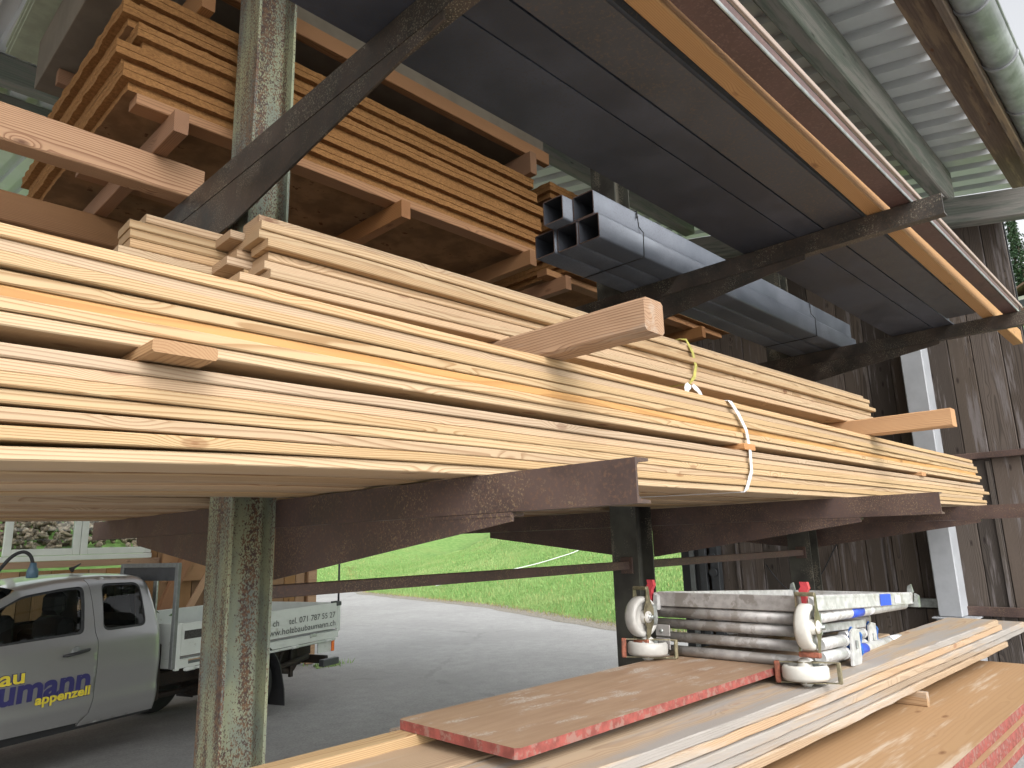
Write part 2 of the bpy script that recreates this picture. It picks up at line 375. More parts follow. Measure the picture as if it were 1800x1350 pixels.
def grass_ground():
    s = NT('meadow_ground'); p = s.tc.outputs['Object']; a = s.noise(p, 3, 6, .75); b = s.noise(p, .35, 3)
    c = s.mix(s.rng(a, .3, .7), (.11, .21, .055), (.20, .32, .10)); c = s.mix(s.math('MULTIPLY', s.rng(b, .45, .7), .5), c, (.20, .27, .09))
    return s.fin(c, .9, spec=.1)
M['meadow'] = grass_ground()
def blades():
    s = NT('grass_blade'); g = s.n('ShaderNodeNewGeometry'); r = g.outputs['Random Per Island']
    c = s.mix(r, (.14, .26, .07), (.26, .41, .14)); c = s.mix(s.math('MULTIPLY', s.rng(s.noise(s.tc.outputs['Object'], .45, 4, .65), .45, .65), .6), c, (.31, .40, .16)); c = s.mix(s.rng(r, .90, .96), c, (.38, .34, .14))
    s.b.inputs['Subsurface Weight'].default_value = 0
    return s.fin(c, .7, spec=.2)
M['blade'] = blades()
M['blade_dry'] = simple('blade_dry', (.36, .31, .12), .8, 0, .25, 2)
M['gravel'] = simple('gravel', (.33, .30, .25), .95, 0, .3, 40)
M['soil'] = simple('soil', (.34, .26, .19), .95, 0, .4, 9, dirt=((.35, .30, .24), 12, .55), bump=.8)
M['bark'] = simple('bark', (.10, .075, .055), .95, 0, .3, 12)
def needles():
    s = NT('conifer_needles'); g = s.n('ShaderNodeNewGeometry'); r = g.outputs['Random Per Island']
    return s.fin(s.mix(r, (.055, .10, .06), (.11, .165, .095)), .8, spec=.15)  # greens lightened so the colour itself carries the distance haze
M['needles'] = needles()
M['tile'] = simple('tile', (.20, .12, .09), .85, 0, .2, 4)
M['plaster'] = simple('plaster', (.62, .60, .55), .85, 0, .05, 4)
M['rope_white'] = simple('rope_white', (.68, .72, .68), .6, 0, .05, 9)

# ================================================================ GROUND
bm = bmesh.new(); box(bm, -60, 140, -60, 160, -.4, 0)
structure('asphalt_yard', bm, M['asphalt'], (0, 0, -H))
def edge_x(y):
    pts = [(-60, 14.5), (4, 12.9), (8, 12.7), (9.6, 12.9), (16, 15.3), (24.9, 17.0), (34, 22), (60, 44), (160, 150)]
    for (a, b), (c, d) in zip(pts, pts[1:]):
        if a <= y <= c: return b + (d - b) * (y - a) / (c - a)
    return pts[-1][1]
def dist_edge(x, y):
    a = x - edge_x(y); b = (y - 27.0 - .15 * (x - 8)) ; k = 1.5
    return max(a, b) if abs(a - b) > k else max(a, b) + (k - abs(a - b)) ** 2 / (4 * k)
def hill(x, y):
    d = dist_edge(x, y) + .12 * noise.noise(Vector((y * .8, x * .8, 0)))
    z = .012 if d > 0 else .012 + .25 * max(d, -.4)
    z += .02 * min(max(d, 0), 1) + .17 * max(0, d - .5) + .16 * max(0, min(d - 8, 70))
    if d > 80: z += .02 * (d - 80)
    return z + .10 * min(1, max(0, d) / 4) * noise.noise(Vector((x * .35, y * .35, 2))) + .8 * min(1, max(0, d) / 25) * noise.noise(Vector((x * .04, y * .04, 5)))
def axis(a, b, fine, c, coarse):
    o = []; v = a
    while v < b: o.append(v); v += fine
    while v < c: o.append(v); v += coarse; coarse *= 1.06
    return o + [c]
gx = [-30 + 3 * i for i in range(10)] + axis(0, 30, .35, 170, .8); gy = [-40 + 2.5 * i for i in range(16)] + axis(0, 34, .35, 190, .8)
verts = [(x, y, hill(x, y)) for y in gy for x in gx]; nx_ = len(gx); faces = []
for j in range(len(gy) - 1):
    for i in range(nx_ - 1):
        q = (j * nx_ + i, j * nx_ + i + 1, (j + 1) * nx_ + i + 1, (j + 1) * nx_ + i)
        if any(dist_edge(verts[k][0], verts[k][1]) > -.4 for k in q): faces.append(q)
used = sorted({k for q in faces for k in q}); ren = {k: i for i, k in enumerate(used)}
me = bpy.data.meshes.new('meadow_hillside'); me.from_pydata([verts[k] for k in used], [], [[ren[k] for k in q] for q in faces]); me.materials.append(M['meadow'])
for p in me.polygons: p.use_smooth = True
o = bpy.data.objects.new('meadow_hillside', me); COL.objects.link(o); o['kind'] = 'structure'
# gravel verge between road and grass
bm = bmesh.new(); prev = None
for i in range(120):
    y = 2 + i * .3; x = edge_x(y); a = .42 + .15 * noise.noise(Vector((y, 0, 0))); b = .35 + .1 * noise.noise(Vector((y, 5, 0)))
    v = (bm.verts.new((x - a, y, .004)), bm.verts.new((x + b, y, .012 + max(0, hill(x + b, y)))))
    if prev: bm.faces.new((prev[0], v[0], v[1], prev[1]))
    prev = v
bmesh.ops.recalc_face_normals(bm, faces=bm.faces)
structure('gravel_verge', bm, M['gravel'], (0, 0, -H))
# grass blades, denser near the road
def blade_field(name, n, pick, mat, h0, h1):
    g = random.Random(3); verts = []; faces = []
    for _ in range(n):
        x, y = pick(g); z = hill(x, y) - .01; a = g.uniform(0, 6.28); h = g.uniform(h0, h1); w_ = h * .07 + .004
        cx, cy = math.cos(a) * w_, math.sin(a) * w_; lx, ly = g.uniform(-.5, .5) * h, g.uniform(-.5, .5) * h
        k = len(verts); verts += [(x - cx, y - cy, z), (x + cx, y + cy, z), (x + lx, y + ly, z + h)]; faces.append((k, k + 1, k + 2))
    me = bpy.data.meshes.new(name); me.from_pydata(verts, [], faces); me.materials.append(mat)
    o = bpy.data.objects.new(name, me); COL.objects.link(o); o['kind'] = 'stuff'
    return o
def pick1(g):
    while True:
        if g.random() < .75:
            y = g.uniform(4, 34); x = edge_x(y) + abs(g.gauss(0, 1)) * 7 + .1
        else:
            x = g.uniform(10, 30); y = 26.5 + .15 * (x - 8) + abs(g.gauss(0, 1)) * 7
        if .45 < y / x < 2.4 and dist_edge(x, y) > .05: return x, y
blade_field('grass', 110000, pick1, M['blade'], .05, .13)
def pick2(g):
    y = g.uniform(5, 34); return edge_x(y) + g.gauss(.12, .22), y
blade_field('dry_grass_edge', 5000, pick2, M['blade_dry'], .03, .10)
def tuft(x0, y0, n, sx, sy):
    verts = []; faces = []; g = random.Random(int(x0 * 10))
    for _ in range(n):
        x, y = x0 + g.gauss(0, sx), y0 + g.gauss(0, sy); a = g.uniform(0, 6.28); h = g.uniform(.02, .09); w_ = .012
        k = len(verts); verts += [(x - math.cos(a) * w_, y - math.sin(a) * w_, 0), (x + math.cos(a) * w_, y + math.sin(a) * w_, 0), (x + g.uniform(-.06, .06), y + g.uniform(-.06, .06), h)]; faces.append((k, k + 1, k + 2))
    me = bpy.data.meshes.new('weed_tuft'); me.from_pydata(verts, [], faces); me.materials.append(M['blade'])
    o = bpy.data.objects.new('weed_tuft', me); COL.objects.link(o); return o
tuft(6.55, 10.6, 260, .13, .10)['kind'] = 'stuff'
# white hose lying on the meadow
bm = bmesh.new(); pts = []
for i in range(25):
    t = i / 24; x = 15.2 + 3.2 * t + 5.2 * t; y = 22.5 - 1.6 * t - 2.2 * math.sin(t * 3.1) * .4
    pts.append((x + 2.6, y - 1.0, hill(x + 2.6, y - 1.0) + .12))
tube(bm, pts, .018, 6)
o = obj('garden_hose', bm, M['rope_white'], None, (0, 0, -H)); tag(o, 'thin white hose lying in a shallow curve on the green meadow', 'hose')

# ================================================================ SHED
S = .178
def roof_z(y): return 3.345 + S * (y - 1)
shed = base('timber_shed', 'open timber shed with corrugated metal roof over the whole lumber rack', 'shed')
RX0, RX1, RY0, RY1 = -4.0, 8.42, .93, 8.4
def sheet(bm, x0, x1, y0, y1, zf):
    p = .27; n = int((x1 - x0) / p); off = 0.04
    prof = []
    for i in range(n + 1):
        X = x0 + i * p; prof += [(X, 0), (X + .14, 0), (X + .150, .062), (X + .260, .062)]
    prof = [(a, b) for a, b in prof if a <= x1]
    rows = []
    for y in (y0, y1):
        rows.append([bm.verts.new((a, y, zf(y) + b)) for a, b in prof])
    for i in range(len(prof) - 1): bm.faces.new((rows[0][i], rows[0][i + 1], rows[1][i + 1], rows[1][i]))
bm = bmesh.new(); sheet(bm, RX0, RX1, RY0, RY1, lambda y: roof_z(y) + H)
obj('roof_sheet', bm, M['roof_sheet'], shed)
bm = bmesh.new(); sheet(bm, RX0, 3.1, RY1 + .002, 13.6, lambda y: roof_z(y) + H)
obj('roof_sheet', bm, M['roof_sheet'], shed)
def purlin(y, w_=.125, h=.36, x0=-4, x1=7.6, dz=0):
    zt = roof_z(y if y < RY1 else 2 * RY1 - y) - .004 + dz
    bm = plank_bm(x1 - x0, w_, h, .012, 60, rough=.006, seed=y)
    return obj('purlin', bm, M['purlin'], shed, (x0, y, zt - h + H))
purlin(1.32); purlin(4.1, .14, .2); purlin(7.15, .14, .26); purlin(8.15, .14, .22)
def rafter(x, w_=.16, h=.26, y0=.62, y1=8.3):
    # follows the roof slope below the front purlin
    bm = plank_bm(math.hypot(y1 - y0, S * (y1 - y0)), w_, h, .012, 30, rough=.006, seed=x)
    o = obj('rafter', bm, M['purlin'], shed, (x + w_ / 2, y0, roof_z(y0) - .36 - h - .006 + H)); o.rotation_euler = (0, -math.atan(S), R(90)); return o
rafter(7.42); rafter(-3.4)
# fascia board, gutter
bm = plank_bm(RX1 + 4, .05, .16, .004, 50, rough=.003); o = obj('fascia', bm, M['fascia'], shed, (-4, .669, roof_z(.7) - .19 + H))
bm = plank_bm(RX1 + 4, .19, .028, .004, 50, rough=.003); o = obj('eaves_board', bm, M['fascia'], shed, (-4, .735, roof_z(.75) - .085 + H)); o.rotation_euler = (S, 0, 0)
bm = bmesh.new(); gr = .105; gy, gz = .565, 3.235; nseg = 14; prof = []
for k in range(nseg + 1):
    a = math.pi + math.pi * k / nseg; prof.append((gy + gr * math.cos(a), gz + gr * math.sin(a)))
for k in range(nseg + 1):
    a = 2 * math.pi - math.pi * k / nseg; prof.append((gy + (gr - .003) * math.cos(a), gz + (gr - .003) * math.sin(a)))
prism(bm, prof, (-4, RX1), lambda a, b, c: (c, a, b + H), smooth=True)
tube(bm, [(-4, gy - gr, gz + H), (RX1, gy - gr, gz + H)], .012, 8)
gut = obj('gutter', bm, M['gutter'], shed)
for x in [-3 + .78 * k for k in range(15)]:
    bm = bmesh.new(); pr = []
    for k in range(nseg + 1):
        a = math.pi + math.pi * k / nseg; pr.append((gy + (gr + .008) * math.cos(a), gz + (gr + .008) * math.sin(a)))
    for k in range(nseg + 1):
        a = 2 * math.pi - math.pi * k / nseg; pr.append((gy + (gr + .0005) * math.cos(a), gz + (gr + .0005) * math.sin(a)))
    prism(bm, pr, (x, x + .035), lambda a, b, c: (c, a, b + H), smooth=True)
    obj('bracket', bm, M['gutter'], gut)
# side wall of old upright boards at X = 7.65, from the front corner back to the doorway
seams = [1.0, 1.18, 1.41, 1.60, 1.86, 2.12, 2.34, 2.58, 2.86, 3.10, 3.38, 3.66, 3.93, 4.16, 4.36]
bm = bmesh.new(); wallobj = None
WX = 7.65
wall = None
for i, (a, b) in enumerate(zip(seams, seams[1:])):
    # upper and lower course meet behind the dark rail at z = .64
    for z0, z1 in ((-H + .02, -.72), (-.715, .64), (.645, roof_z((a + b) / 2) - .3)):
        bmb = bmesh.new(); w_ = b - a - .006; d = rnd.uniform(0, .012)
        fs = box(bmb, 0, .03, 0, w_, 0, z1 - z0, bev=.004)
        me = mesh_of('wall_board', bmb, M['old_board'])
        o = obj('wall_board', me, None, shed, (WX + d, a, z0 + H))
bm = bmesh.new(); box(bm, WX + .045, WX + .07, .99, 4.5, .02, roof_z(1) - .3 + H)
obj('wall_backing', bm, M['black_plastic'], shed)
for z0, z1 in ((.615, .672), (-.76, -.68)):
    bm = plank_bm(.78, .05, z1 - z0, .004, 8); o = obj('wall_rail', bm, M['rust_purple'], shed, (WX - .003, 1.0, z0 + H)); o.rotation_euler = (0, 0, R(90))
# narrow cover strips beside some boards
for y in (1.42, 1.86, 2.37, 3.12, 3.94):
    bm = bmesh.new(); box(bm, 0, .012, 0, .03, 0, 1.29, bev=.002); obj('cover_strip', bm, M['old_board'], shed, (WX - .014, y, -.70 + H))
# doorway trim at the far end
for x0, x1, y0, y1, m in ((7.55, 7.72, 4.36, 4.62, 'black_plastic'), (7.50, 7.55, 4.28, 4.36, 'dark_grey'), (7.52, 7.56, 4.44, 4.50, 'frame_grey'), (7.55, 7.64, 4.15, 4.25, 'dark_grey')):
    bm = bmesh.new(); box(bm, x0, x1, y0, y1, .02, 2.6 + H - .4, bev=.004); obj('door_track', bm, M[m], shed)
for z in (-.235, -.405):
    bm = bmesh.new(); lathe(bm, [(.045, 0), (.045, .03), (.03, .035), (.03, .05), (.012, .052)], (7.50, 4.20, z + H), 'x', 16)
    obj('socket', bm, M['dark_grey'], shed)
# white painted steel post on its base plate
bm = bmesh.new(); box(bm, 7.41, 7.64, 1.765, 1.955, -.76 + H, .1 + H, bev=.008); box(bm, 7.41, 7.64, 1.765, 1.955, .104 + H, 3.0 + H, bev=.008)
box(bm, 7.36, 7.648, 1.66, 2.00, -.775 + H, -.762 + H, bev=.003); box(bm, 7.38, 7.646, 1.68, 1.975, -H + .01 + H, -.777 + H, bev=.01)
obj('steel_post', bm, M['white_post'], shed)
bm = bmesh.new(); box(bm, 7.57, 7.62, 1.97, 2.6, -.70 + H, -.62 + H, bev=.004); obj('steel_rail', bm, M['zinc'], shed)
# loose cable on the wall
bm = bmesh.new(); pts = [(7.62, 3.62 - .9 * t, -.32 - .45 * math.sin(math.pi * min(1, t * 1.15)) * (1 - .3 * t) + .25 * t + H) for t in [k / 16 for k in range(17)]]
tube(bm, pts, .006, 6); obj('cable', bm, M['black_plastic'], shed)

# rear wall with windows at Y = 11
RW = 11.0
rear = base('boarded_rear_building', 'brown boarded building front with white framed windows behind the pickup', 'building', 0, 0)
xs = -4.0; k = 0
while xs < 6.42:
    w_ = rnd.uniform(.16, .24)
    if xs + w_ > 6.42: w_ = 6.42 - xs
    z1 = -.2 if 1.75 < xs + w_ / 2 < 3.84 else 3.6
    bmb = bmesh.new(); box(bmb, 0, w_ - .008, 0, .03, 0, z1 + H - .03, bev=.004)
    obj('wall_board', bmb, M['new_board'], rear, (xs, RW + rnd.uniform(0, .015), .03)); xs += w_
    if z1 < 0:
        bmb = bmesh.new(); box(bmb, 0, w_ - .008, 0, .03, 0, 2.5, bev=.004); obj('wall_board', bmb, M['new_board'], rear, (xs - w_, RW, 1.15 + H))
bm = bmesh.new(); box(bm, -4, 1.72, RW + .05, RW + .08, .02, 5.4); box(bm, 3.9, 6.42, RW + .05, RW + .08, .02, 5.4); box(bm, 1.72, 3.9, RW + .05, RW + .08, .02, -.21 + H); box(bm, 1.72, 3.9, RW + .05, RW + .08, 1.16 + H, 5.4)
obj('wall_backing', bm, M['black_plastic'], rear)
bm = plank_bm(2.25, .06, .085, .004, 8); obj('window_ledge', bm, M['larch_old'], rear, (1.72, RW - .05, -.165 + H))
bm = bmesh.new(); box(bm, 1.76, 3.86, RW - .045, RW + .02, -.078 + H, -.012 + H, bev=.005); obj('window_sill', bm, M['pvc_white'], rear)
for x0, x1 in ((2.09, 2.945), (2.95, 3.85)):
    z0, z1 = -.008 + H, 1.12 + H; t = .085; y0, y1 = RW - .04, RW + .03
    bm = bmesh.new(); box(bm, x0, x0 + t, y0, y1, z0, z1, bev=.006); box(bm, x1 - t, x1, y0, y1, z0, z1, bev=.006)
    box(bm, x0 + t, x1 - t, y0 + .001, y1, z0, z0 + t, bev=.006); box(bm, x0 + t, x1 - t, y0 + .001, y1, z1 - t, z1, bev=.006)
    wf = obj('window', bm, M['pvc_white'], rear)
    bm = bmesh.new(); box(bm, x0 + t - .01, x1 - t + .01, RW - .01, RW - .004, z0 + t - .01, z1 - t + .01); obj('pane', bm, M['window_glass'], wf)
bm = bmesh.new(); box(bm, 6.34, 6.50, RW - .07, RW - .003, .01, 5.3, bev=.008); obj('corner_post', bm, M['larch_old'], rear)
# slope with earth and debris seen through the window
bm = bmesh.new(); g = {}
for i in range(30):
    for j in range(14):
        x = -1 + i * .40; y = 16.5 + j * .6; g[i, j] = bm.verts.new((x, y, 1.5 + .36 * j * .6 + .10 * noise.noise(Vector((x * 2, y * 2, 0)))))
for i in range(29):
    for j in range(13): f = bm.faces.new((g[i, j], g[i, j + 1], g[i + 1, j + 1], g[i + 1, j])); f.smooth = True
bmesh.ops.recalc_face_normals(bm, faces=bm.faces)
structure('garden_bank', bm, M['meadow'], (0, 0, -H))
bm = bmesh.new()
for i in range(900):
    t = rnd.uniform(0, 1); x = 1.5 + 6.0 * t; y = 18.2 + rnd.uniform(-.6, 1.3); z = 1.55 + .36 * (y - 16.5) + rnd.uniform(-.1, .35) * math.sin(math.pi * t)
    a = rnd.uniform(0, 3.1); l = rnd.uniform(.06, .3)
    tube(bm, [(x, y, z), (x + math.cos(a) * l, y + rnd.uniform(-.1, .1), z + math.sin(a) * l * .5)], rnd.uniform(.03, .07), 5)
o = obj('brushwood_pile', bm, M['soil'], None, (0, 0, -H - .1)); o['kind'] = 'stuff'

# things behind the pickup bed near the rear wall
def loose(name, label, cat, L, w_, h, loc, rot, mat, bev=.003, n=6, group=None, rough=0):
    o = obj(name, plank_bm(L, w_, h, bev, n, rough=rough, seed=loc[0]), mat, None, loc, rot); return tag(o, label, cat, group)
loose('wooden_box', 'pale orange wooden panel leaning upright against the rear wall behind the pickup bed', 'wooden panel', .9, .05, .42, (3.95, 10.75, -.42), (0, 0, 0), M['timber_orange'])
loose('leaning_beam', 'dark brown beam leaning at a slant against the rear wall beside the orange panel', 'beam', 1.9, .12, .14, (3.72, 10.6, -1.55), (0, R(-68), 0), M['timber_brown'])
loose('leaning_plank', 'thin light plank leaning at a slant below the orange panel', 'plank', 1.2, .04, .09, (3.98, 10.5, -1.4), (0, R(-62), 0), M['larch_old'])

# ================================================================ CANTILEVER RACK
rack = base('cantilever_rack', 'rusty steel cantilever rack whose arms carry the larch boards and steel beams', 'rack')
CX = (1.138, 3.609, 6.104)
def column(x, mat):
    h, b, tf, tw, rr = .168, .187, .0105, .0075, .016; y0 = 2.5
    pts = [(0, 0), (tf, 0)]
    yc = b / 2
    pts += [(tf, yc - tw / 2 - rr)]
    for k in range(1, 5): a = math.pi / 2 * k / 4; pts.append((tf + rr - rr * math.cos(a), yc - tw / 2 - rr + rr * math.sin(a)))
    pts += [(h - tf - rr, yc - tw / 2)]
    for k in range(1, 5): a = math.pi / 2 * k / 4; pts.append((h - tf - rr + rr * math.sin(a), yc - tw / 2 - rr + rr * math.cos(a)))
    pts += [(h - tf, 0), (h, 0), (h, b), (h - tf, b), (h - tf, yc + tw / 2), (tf, yc + tw / 2), (tf, b), (0, b)]
    bm = bmesh.new(); prism(bm, pts, (.02, 3.30 + H), lambda a, b_, c: (x + a, y0 + b_, c))
    bmesh.ops.recalc_face_normals(bm, faces=bm.faces)
    c = obj('column', bm, mat, rack)
    bm = bmesh.new(); box(bm, x - .06, x + .23, 2.44, 2.75, .001, .02, bev=.003)
    obj('base_plate', bm, M['rust_dark'], c)
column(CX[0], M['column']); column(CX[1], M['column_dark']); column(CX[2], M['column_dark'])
def channel(bm, x, y0, y1, zt, h, fl, side, tw=.007, tf=.0095):
    """C channel along Y; web outer face at x, flanges pointing to side (+1/-1)"""
    s_ = side
    pr = [(0, 0), (fl, 0), (fl, tf * .7), (tw + .008, tf), (tw, tf + .008), (tw, h - tf - .008), (tw + .008, h - tf), (fl, h - tf * .7), (fl, h), (0, h)]
    prism(bm, pr, (y0, y1), lambda a, b, c: (x + s_ * a, c, zt - h + b))
    bmesh.ops.recalc_face_normals(bm, faces=bm.faces)
def gusset(bm, x0, x1, zt, ytip, zroot, ztip, far=False):
    # tapered plate welded below the channel
    yc = 2.5 if not far else 2.687
    poly = [(yc, zt), (yc, zroot), (ytip, ztip), (ytip, zt)]
    prism(bm, poly, (x0, x1), lambda a, b, c: (c, a, b))
    bmesh.ops.recalc_face_normals(bm, faces=bm.faces)
for i, x in enumerate(CX):
    xr = x + .168; zt = (.174, .170, .165)[i] + H; mat = M['rust_purple'] if i == 0 else M['rust_purple']
    tip = (.897, .92, .72)[i]
    bm = bmesh.new(); channel(bm, xr + .001, tip, 4.65, zt, .10, .052, 1)
    a = obj('lower_arm', bm, mat, rack)
    bm = bmesh.new(); gusset(bm, xr + .002, xr + .010, zt - .101, 1.28, zt - .285, zt - .124)
    box(bm, xr + .0005, xr + .05, 1.283, 1.60, zt - .111, zt - .1015)
    obj('gusset', bm, mat, a)
    bm = bmesh.new(); gusset(bm, xr + .002, xr + .010, zt - .101, 3.93, zt - .285, zt - .14, True); obj('gusset', bm, mat, a)
    zt = 1.508 + H; dm = M['rust_dark']
    bm = bmesh.new(); channel(bm, x - .054, (.62, .667, .35)[i], 4.65, zt, .10, .052, 1)
    a = obj('upper_arm', bm, dm, rack)
    bm = bmesh.new(); gusset(bm, x - .0515, x - .0435, zt - .101, 1.27 if i == 0 else 1.31, zt - .285, zt - .128); obj('gusset', bm, dm, a)
    bm = bmesh.new(); gusset(bm, x - .0515, x - .0435, zt - .101, 3.93, zt - .285, zt - .14, True); box(bm, x - .0515, x - .0435, 2.5, 2.687, zt - .285, zt - .1015); obj('gusset', bm, dm, a)
    # bottom arm that carries the formwork panels
    bm = bmesh.new(); channel(bm, xr + .001, .82, 2.5, -1.09 + H, .12, .055, 1); obj('bottom_arm', bm, M['rust_purple'], rack)
for x0, x1 in ((CX[0] + .169, CX[1] - .012), (CX[1] + .169, CX[2] - .012)):
    bm = bmesh.new(); box(bm, x0, x1, 2.553, 2.60, -.181 + H, -.134 + H, bev=.003)
    b_ = obj('brace', bm, M['rust_purple'], rack)
    bm = bmesh.new(); box(bm, x1, x1 + .011, 2.535, 2.62, -.205 + H, -.11 + H, bev=.002); obj('weld_plate', bm, M['rust_purple'], b_)

# ================================================================ LARCH BOARDS, lower stack
T = .0247
def lower_left(x):   # how far the boards hang down left of the first arm, per world X
    return max(0., 1.25 - x)
ORD = ['lowest', 'second', 'third', 'fourth', 'fifth', 'sixth', 'seventh', 'eighth', 'ninth', 'tenth', 'eleventh', 'twelfth', 'thirteenth', 'topmost']
ends = [7.14, 7.10, 7.00, 7.05, 7.25, 7.12, 7.05, 7.02, 7.06, 6.93, 7.00, 6.95, 6.90, 6.83]   # bottom .. top
dyf = [.006, -.004, .005, .000, -.004, .004, -.003, .005, -.002, .011, .003, -.003, .007, -.003]
looks = {4: 'with a long open crack near the left', 13: 'very straight grained', 9: 'deeper orange than the rest'}
for k in range(14):
    z0 = .176 + k * T + (.0255 if k >= 7 else 0)
    amp = {0: .0265, 1: .0185, 2: .010, 3: .0045, 4: .004, 5: .0035, 6: .003}.get(k, 0)
    def sag(x, amp=amp, k=k, X0=-.9):
        X = x + X0; d = max(0., 1.5 - X) / 1.3
        s_ = -amp * d * d - (.0022 * math.sin(max(0, min(1, (X - 1.3) / 2.5)) * math.pi) if k < 7 else .003 * math.sin(max(0, min(1, (X - 3.6) / 2.4)) * math.pi))
        if k >= 11: s_ += .0035 * d
        return s_ + .0007 * math.sin(X * 1.9 + k * 1.7)
    for row in range(8):
        if 2 <= row and k not in (0, 13): continue
        w_ = .1305; y0 = 1.388 + row * .1365 + (dyf[k] if row == 0 else rnd.uniform(-.002, .002))
        e = ends[k] + (rnd.uniform(-.05, .05) if row else 0)
        ph = rnd.uniform(0, 6)
        bmp = plank_bm(e + .9, w_, T - .0010, .0026, 36, sag, lambda x, ph=ph, row=row: ((.0030 * math.sin(x * 1.1 + ph) + .0015 * math.sin(x * 2.7 + ph * 2)) if row == 0 else 0))
        o = obj('larch_board', bmp, M['larch_orange'] if (k == 9 and row == 0) else M['larch'], None, (-.9, y0, z0 + ((.004 * (row % 2) + rnd.uniform(0, .003)) if row and k == 0 else 0)))
        if row == 0:
            lab = {0: 'lowest larch board on the front face of the big stack, lying on the rack arms',
                   6: 'larch board directly under the spacer blocks on the front of the big stack', 7: 'larch board directly above the dark gap with the spacer blocks',
                   9: 'orange tinted larch board, third above the spacer gap of the big stack',
                   13: 'topmost larch board on the front edge of the big stack'}.get(k)
            if not lab:
                lab = (f'{ORD[k]} larch board from the bottom on the front face of the big stack' if k < 7 else f'{ORD[13 - k] if k < 12 else "second"} larch board from the top on the front face of the big stack')
                if k == 12: lab = 'second larch board from the top on the front face of the big stack'
            tag(o, lab, 'board', 'larch boards on the front face of the big stack')
        elif k == 0:
            tag(o, f'{["","second","third","fourth","fifth","sixth","seventh","rearmost"][row]} larch board from the front edge on the underside of the big stack', 'board', 'larch boards on the underside of the big stack')
        elif row == 1: tag(o, 'larch board hidden behind the front row of the big stack', 'board', 'larch boards inside the big stack')
        else: tag(o, 'larch board in the top layer of the big stack behind its front edge', 'board', 'larch boards in the top layer of the big stack')
# spacer blocks between the two bundles
for (x, w_, yt, lab) in ((.435, .118, 1.31, 'wide wooden spacer block with curved end grain poking from the stack gap at left'),
                         (2.80, .10, 1.372, 'small wooden spacer block in the stack gap beside the white strap'),
                         (5.28, .10, 1.368, 'smallest spacer block in the stack gap near the right end')):
    o = obj('spacer_block', plank_bm(1.15, w_, .0252, .004, 4), M['spruce_warm'] if x > 1 else M['larch_old'], None, (x + w_, yt, .3493), (0, 0, R(90)))
    tag(o, lab, 'spacer block', 'spacer blocks in the gap of the big stack')
# rear shelf stack (behind the columns), seen from below
for k in range(3):
    for row in range(11):
        if k and row: continue
        z0 = .174 + k * T + (0 if row < 4 or row % 3 else .0)
        o = obj('larch_board', plank_bm(7.2, .142, T - .001, .0025, 10, lambda x: -.008 * max(0, 2.0 - x)), M['larch' if row % 3 != 1 else 'larch_old'], None, (-.7 + rnd.uniform(-.1, .1), 2.76 + row * .15, z0 + (.012 if row in (2, 5, 8) else 0)))
        tag(o, ('front board' if row == 0 else 'board seen from below') + f' on the rear arms, row {row + 1} behind the columns' + (', upper layer' if k == 2 else ', middle layer' if k == 1 else ''), 'board', 'boards on the rear arms')

# ================================================================ BEARERS and the BACK STACK
o = obj('timber_bearer', plank_bm(1.75, .094, .095, .009, 24, rough=.0025, seed=4), M['bearer_grey'], None, (1.67, 1.02, .5465), (0, 0, R(90)))
tag(o, 'weathered square timber with cracked end face jutting from under the back stack, nearest the middle', 'timber', 'square timbers under the back stack')
o = obj('timber_bearer', plank_bm(1.75, .095, .098, .006, 20, rough=.0015, seed=9), M['spruce_warm'], None, (4.50, .955, .5465), (0, 0, R(90)))
tag(o, 'fresh yellow square timber jutting from under the back stack near the white post', 'timber', 'square timbers under the back stack')
TH = -R(1.9)     # the back stack lies slightly skew
def back_y(x): return 1.615 - .0335 * (x - .75)
eA = [.725, .80, .790, .800, .785, .768, .770, .775]   # bottom .. top left ends of the front row
rA = [4.88, 4.90, 4.87, 4.84, 4.86, 4.80, 4.80, 4.77]
for k in range(8):
    z0 = .6455 + k * T * 1.015
    for row, (dx, wd) in enumerate(((0, .098), (0, .098), (0, .098), (0, .1))):
        x0 = (eA[k], (.718, .745, .762, .70, .76, .745, .72, .735)[k], (.50, .515, .52, .51, .535, .533, .53, .567)[k], .60)[row]
        if row == 1: x0 += (-.01, .03, .02, .035, -.0, .03, .02, .07)[k]
        y0 = back_y(x0) + row * .1035 + (rnd.uniform(-.004, .004) if row == 0 else 0) + (.004 if row == 1 else 0)
        if row == 0: y0 += (.004, -.006, .009, .014, -.009, .007, -.006, .024)[k]
        L = rA[k] - x0 + (rnd.uniform(-.03, .03) if row else 0)
        if row == 0: sagf = lambda x, a=rnd.uniform(0, .003), p=rnd.uniform(0, 3): -a * abs(math.sin(x * .9 + p))
        else: sagf = None
        o = obj('larch_board', plank_bm(L, wd, T - .0016, .0030, 24, sagf), M['larch'], None, (x0, y0, z0), (0, 0, TH))
        if row == 0: tag(o, ('lowest' if k == 0 else 'topmost' if k == 7 else ['', 'second', 'third', 'fourth', 'fifth', 'sixth', 'seventh'][k]) + ' larch board from the bottom, front row of the back stack' * (k not in (0, 7)) + ' larch board, front row of the back stack' * (k in (0, 7)), 'board', 'larch boards of the back stack')
        elif row == 1: tag(o, f'{ORD[k] if k < 7 else "topmost"} board of the second row in the back stack, just behind the front row', 'board', 'larch boards of the back stack')
        elif row == 2: tag(o, f'{ORD[k] if k < 7 else "topmost"} larch board of the third row in the back stack, reaching farthest left', 'board', 'larch boards of the back stack')
        else: tag(o, 'larch board hidden in the rear row of the shorter back stack', 'board', 'larch boards in the rear row of the back stack')
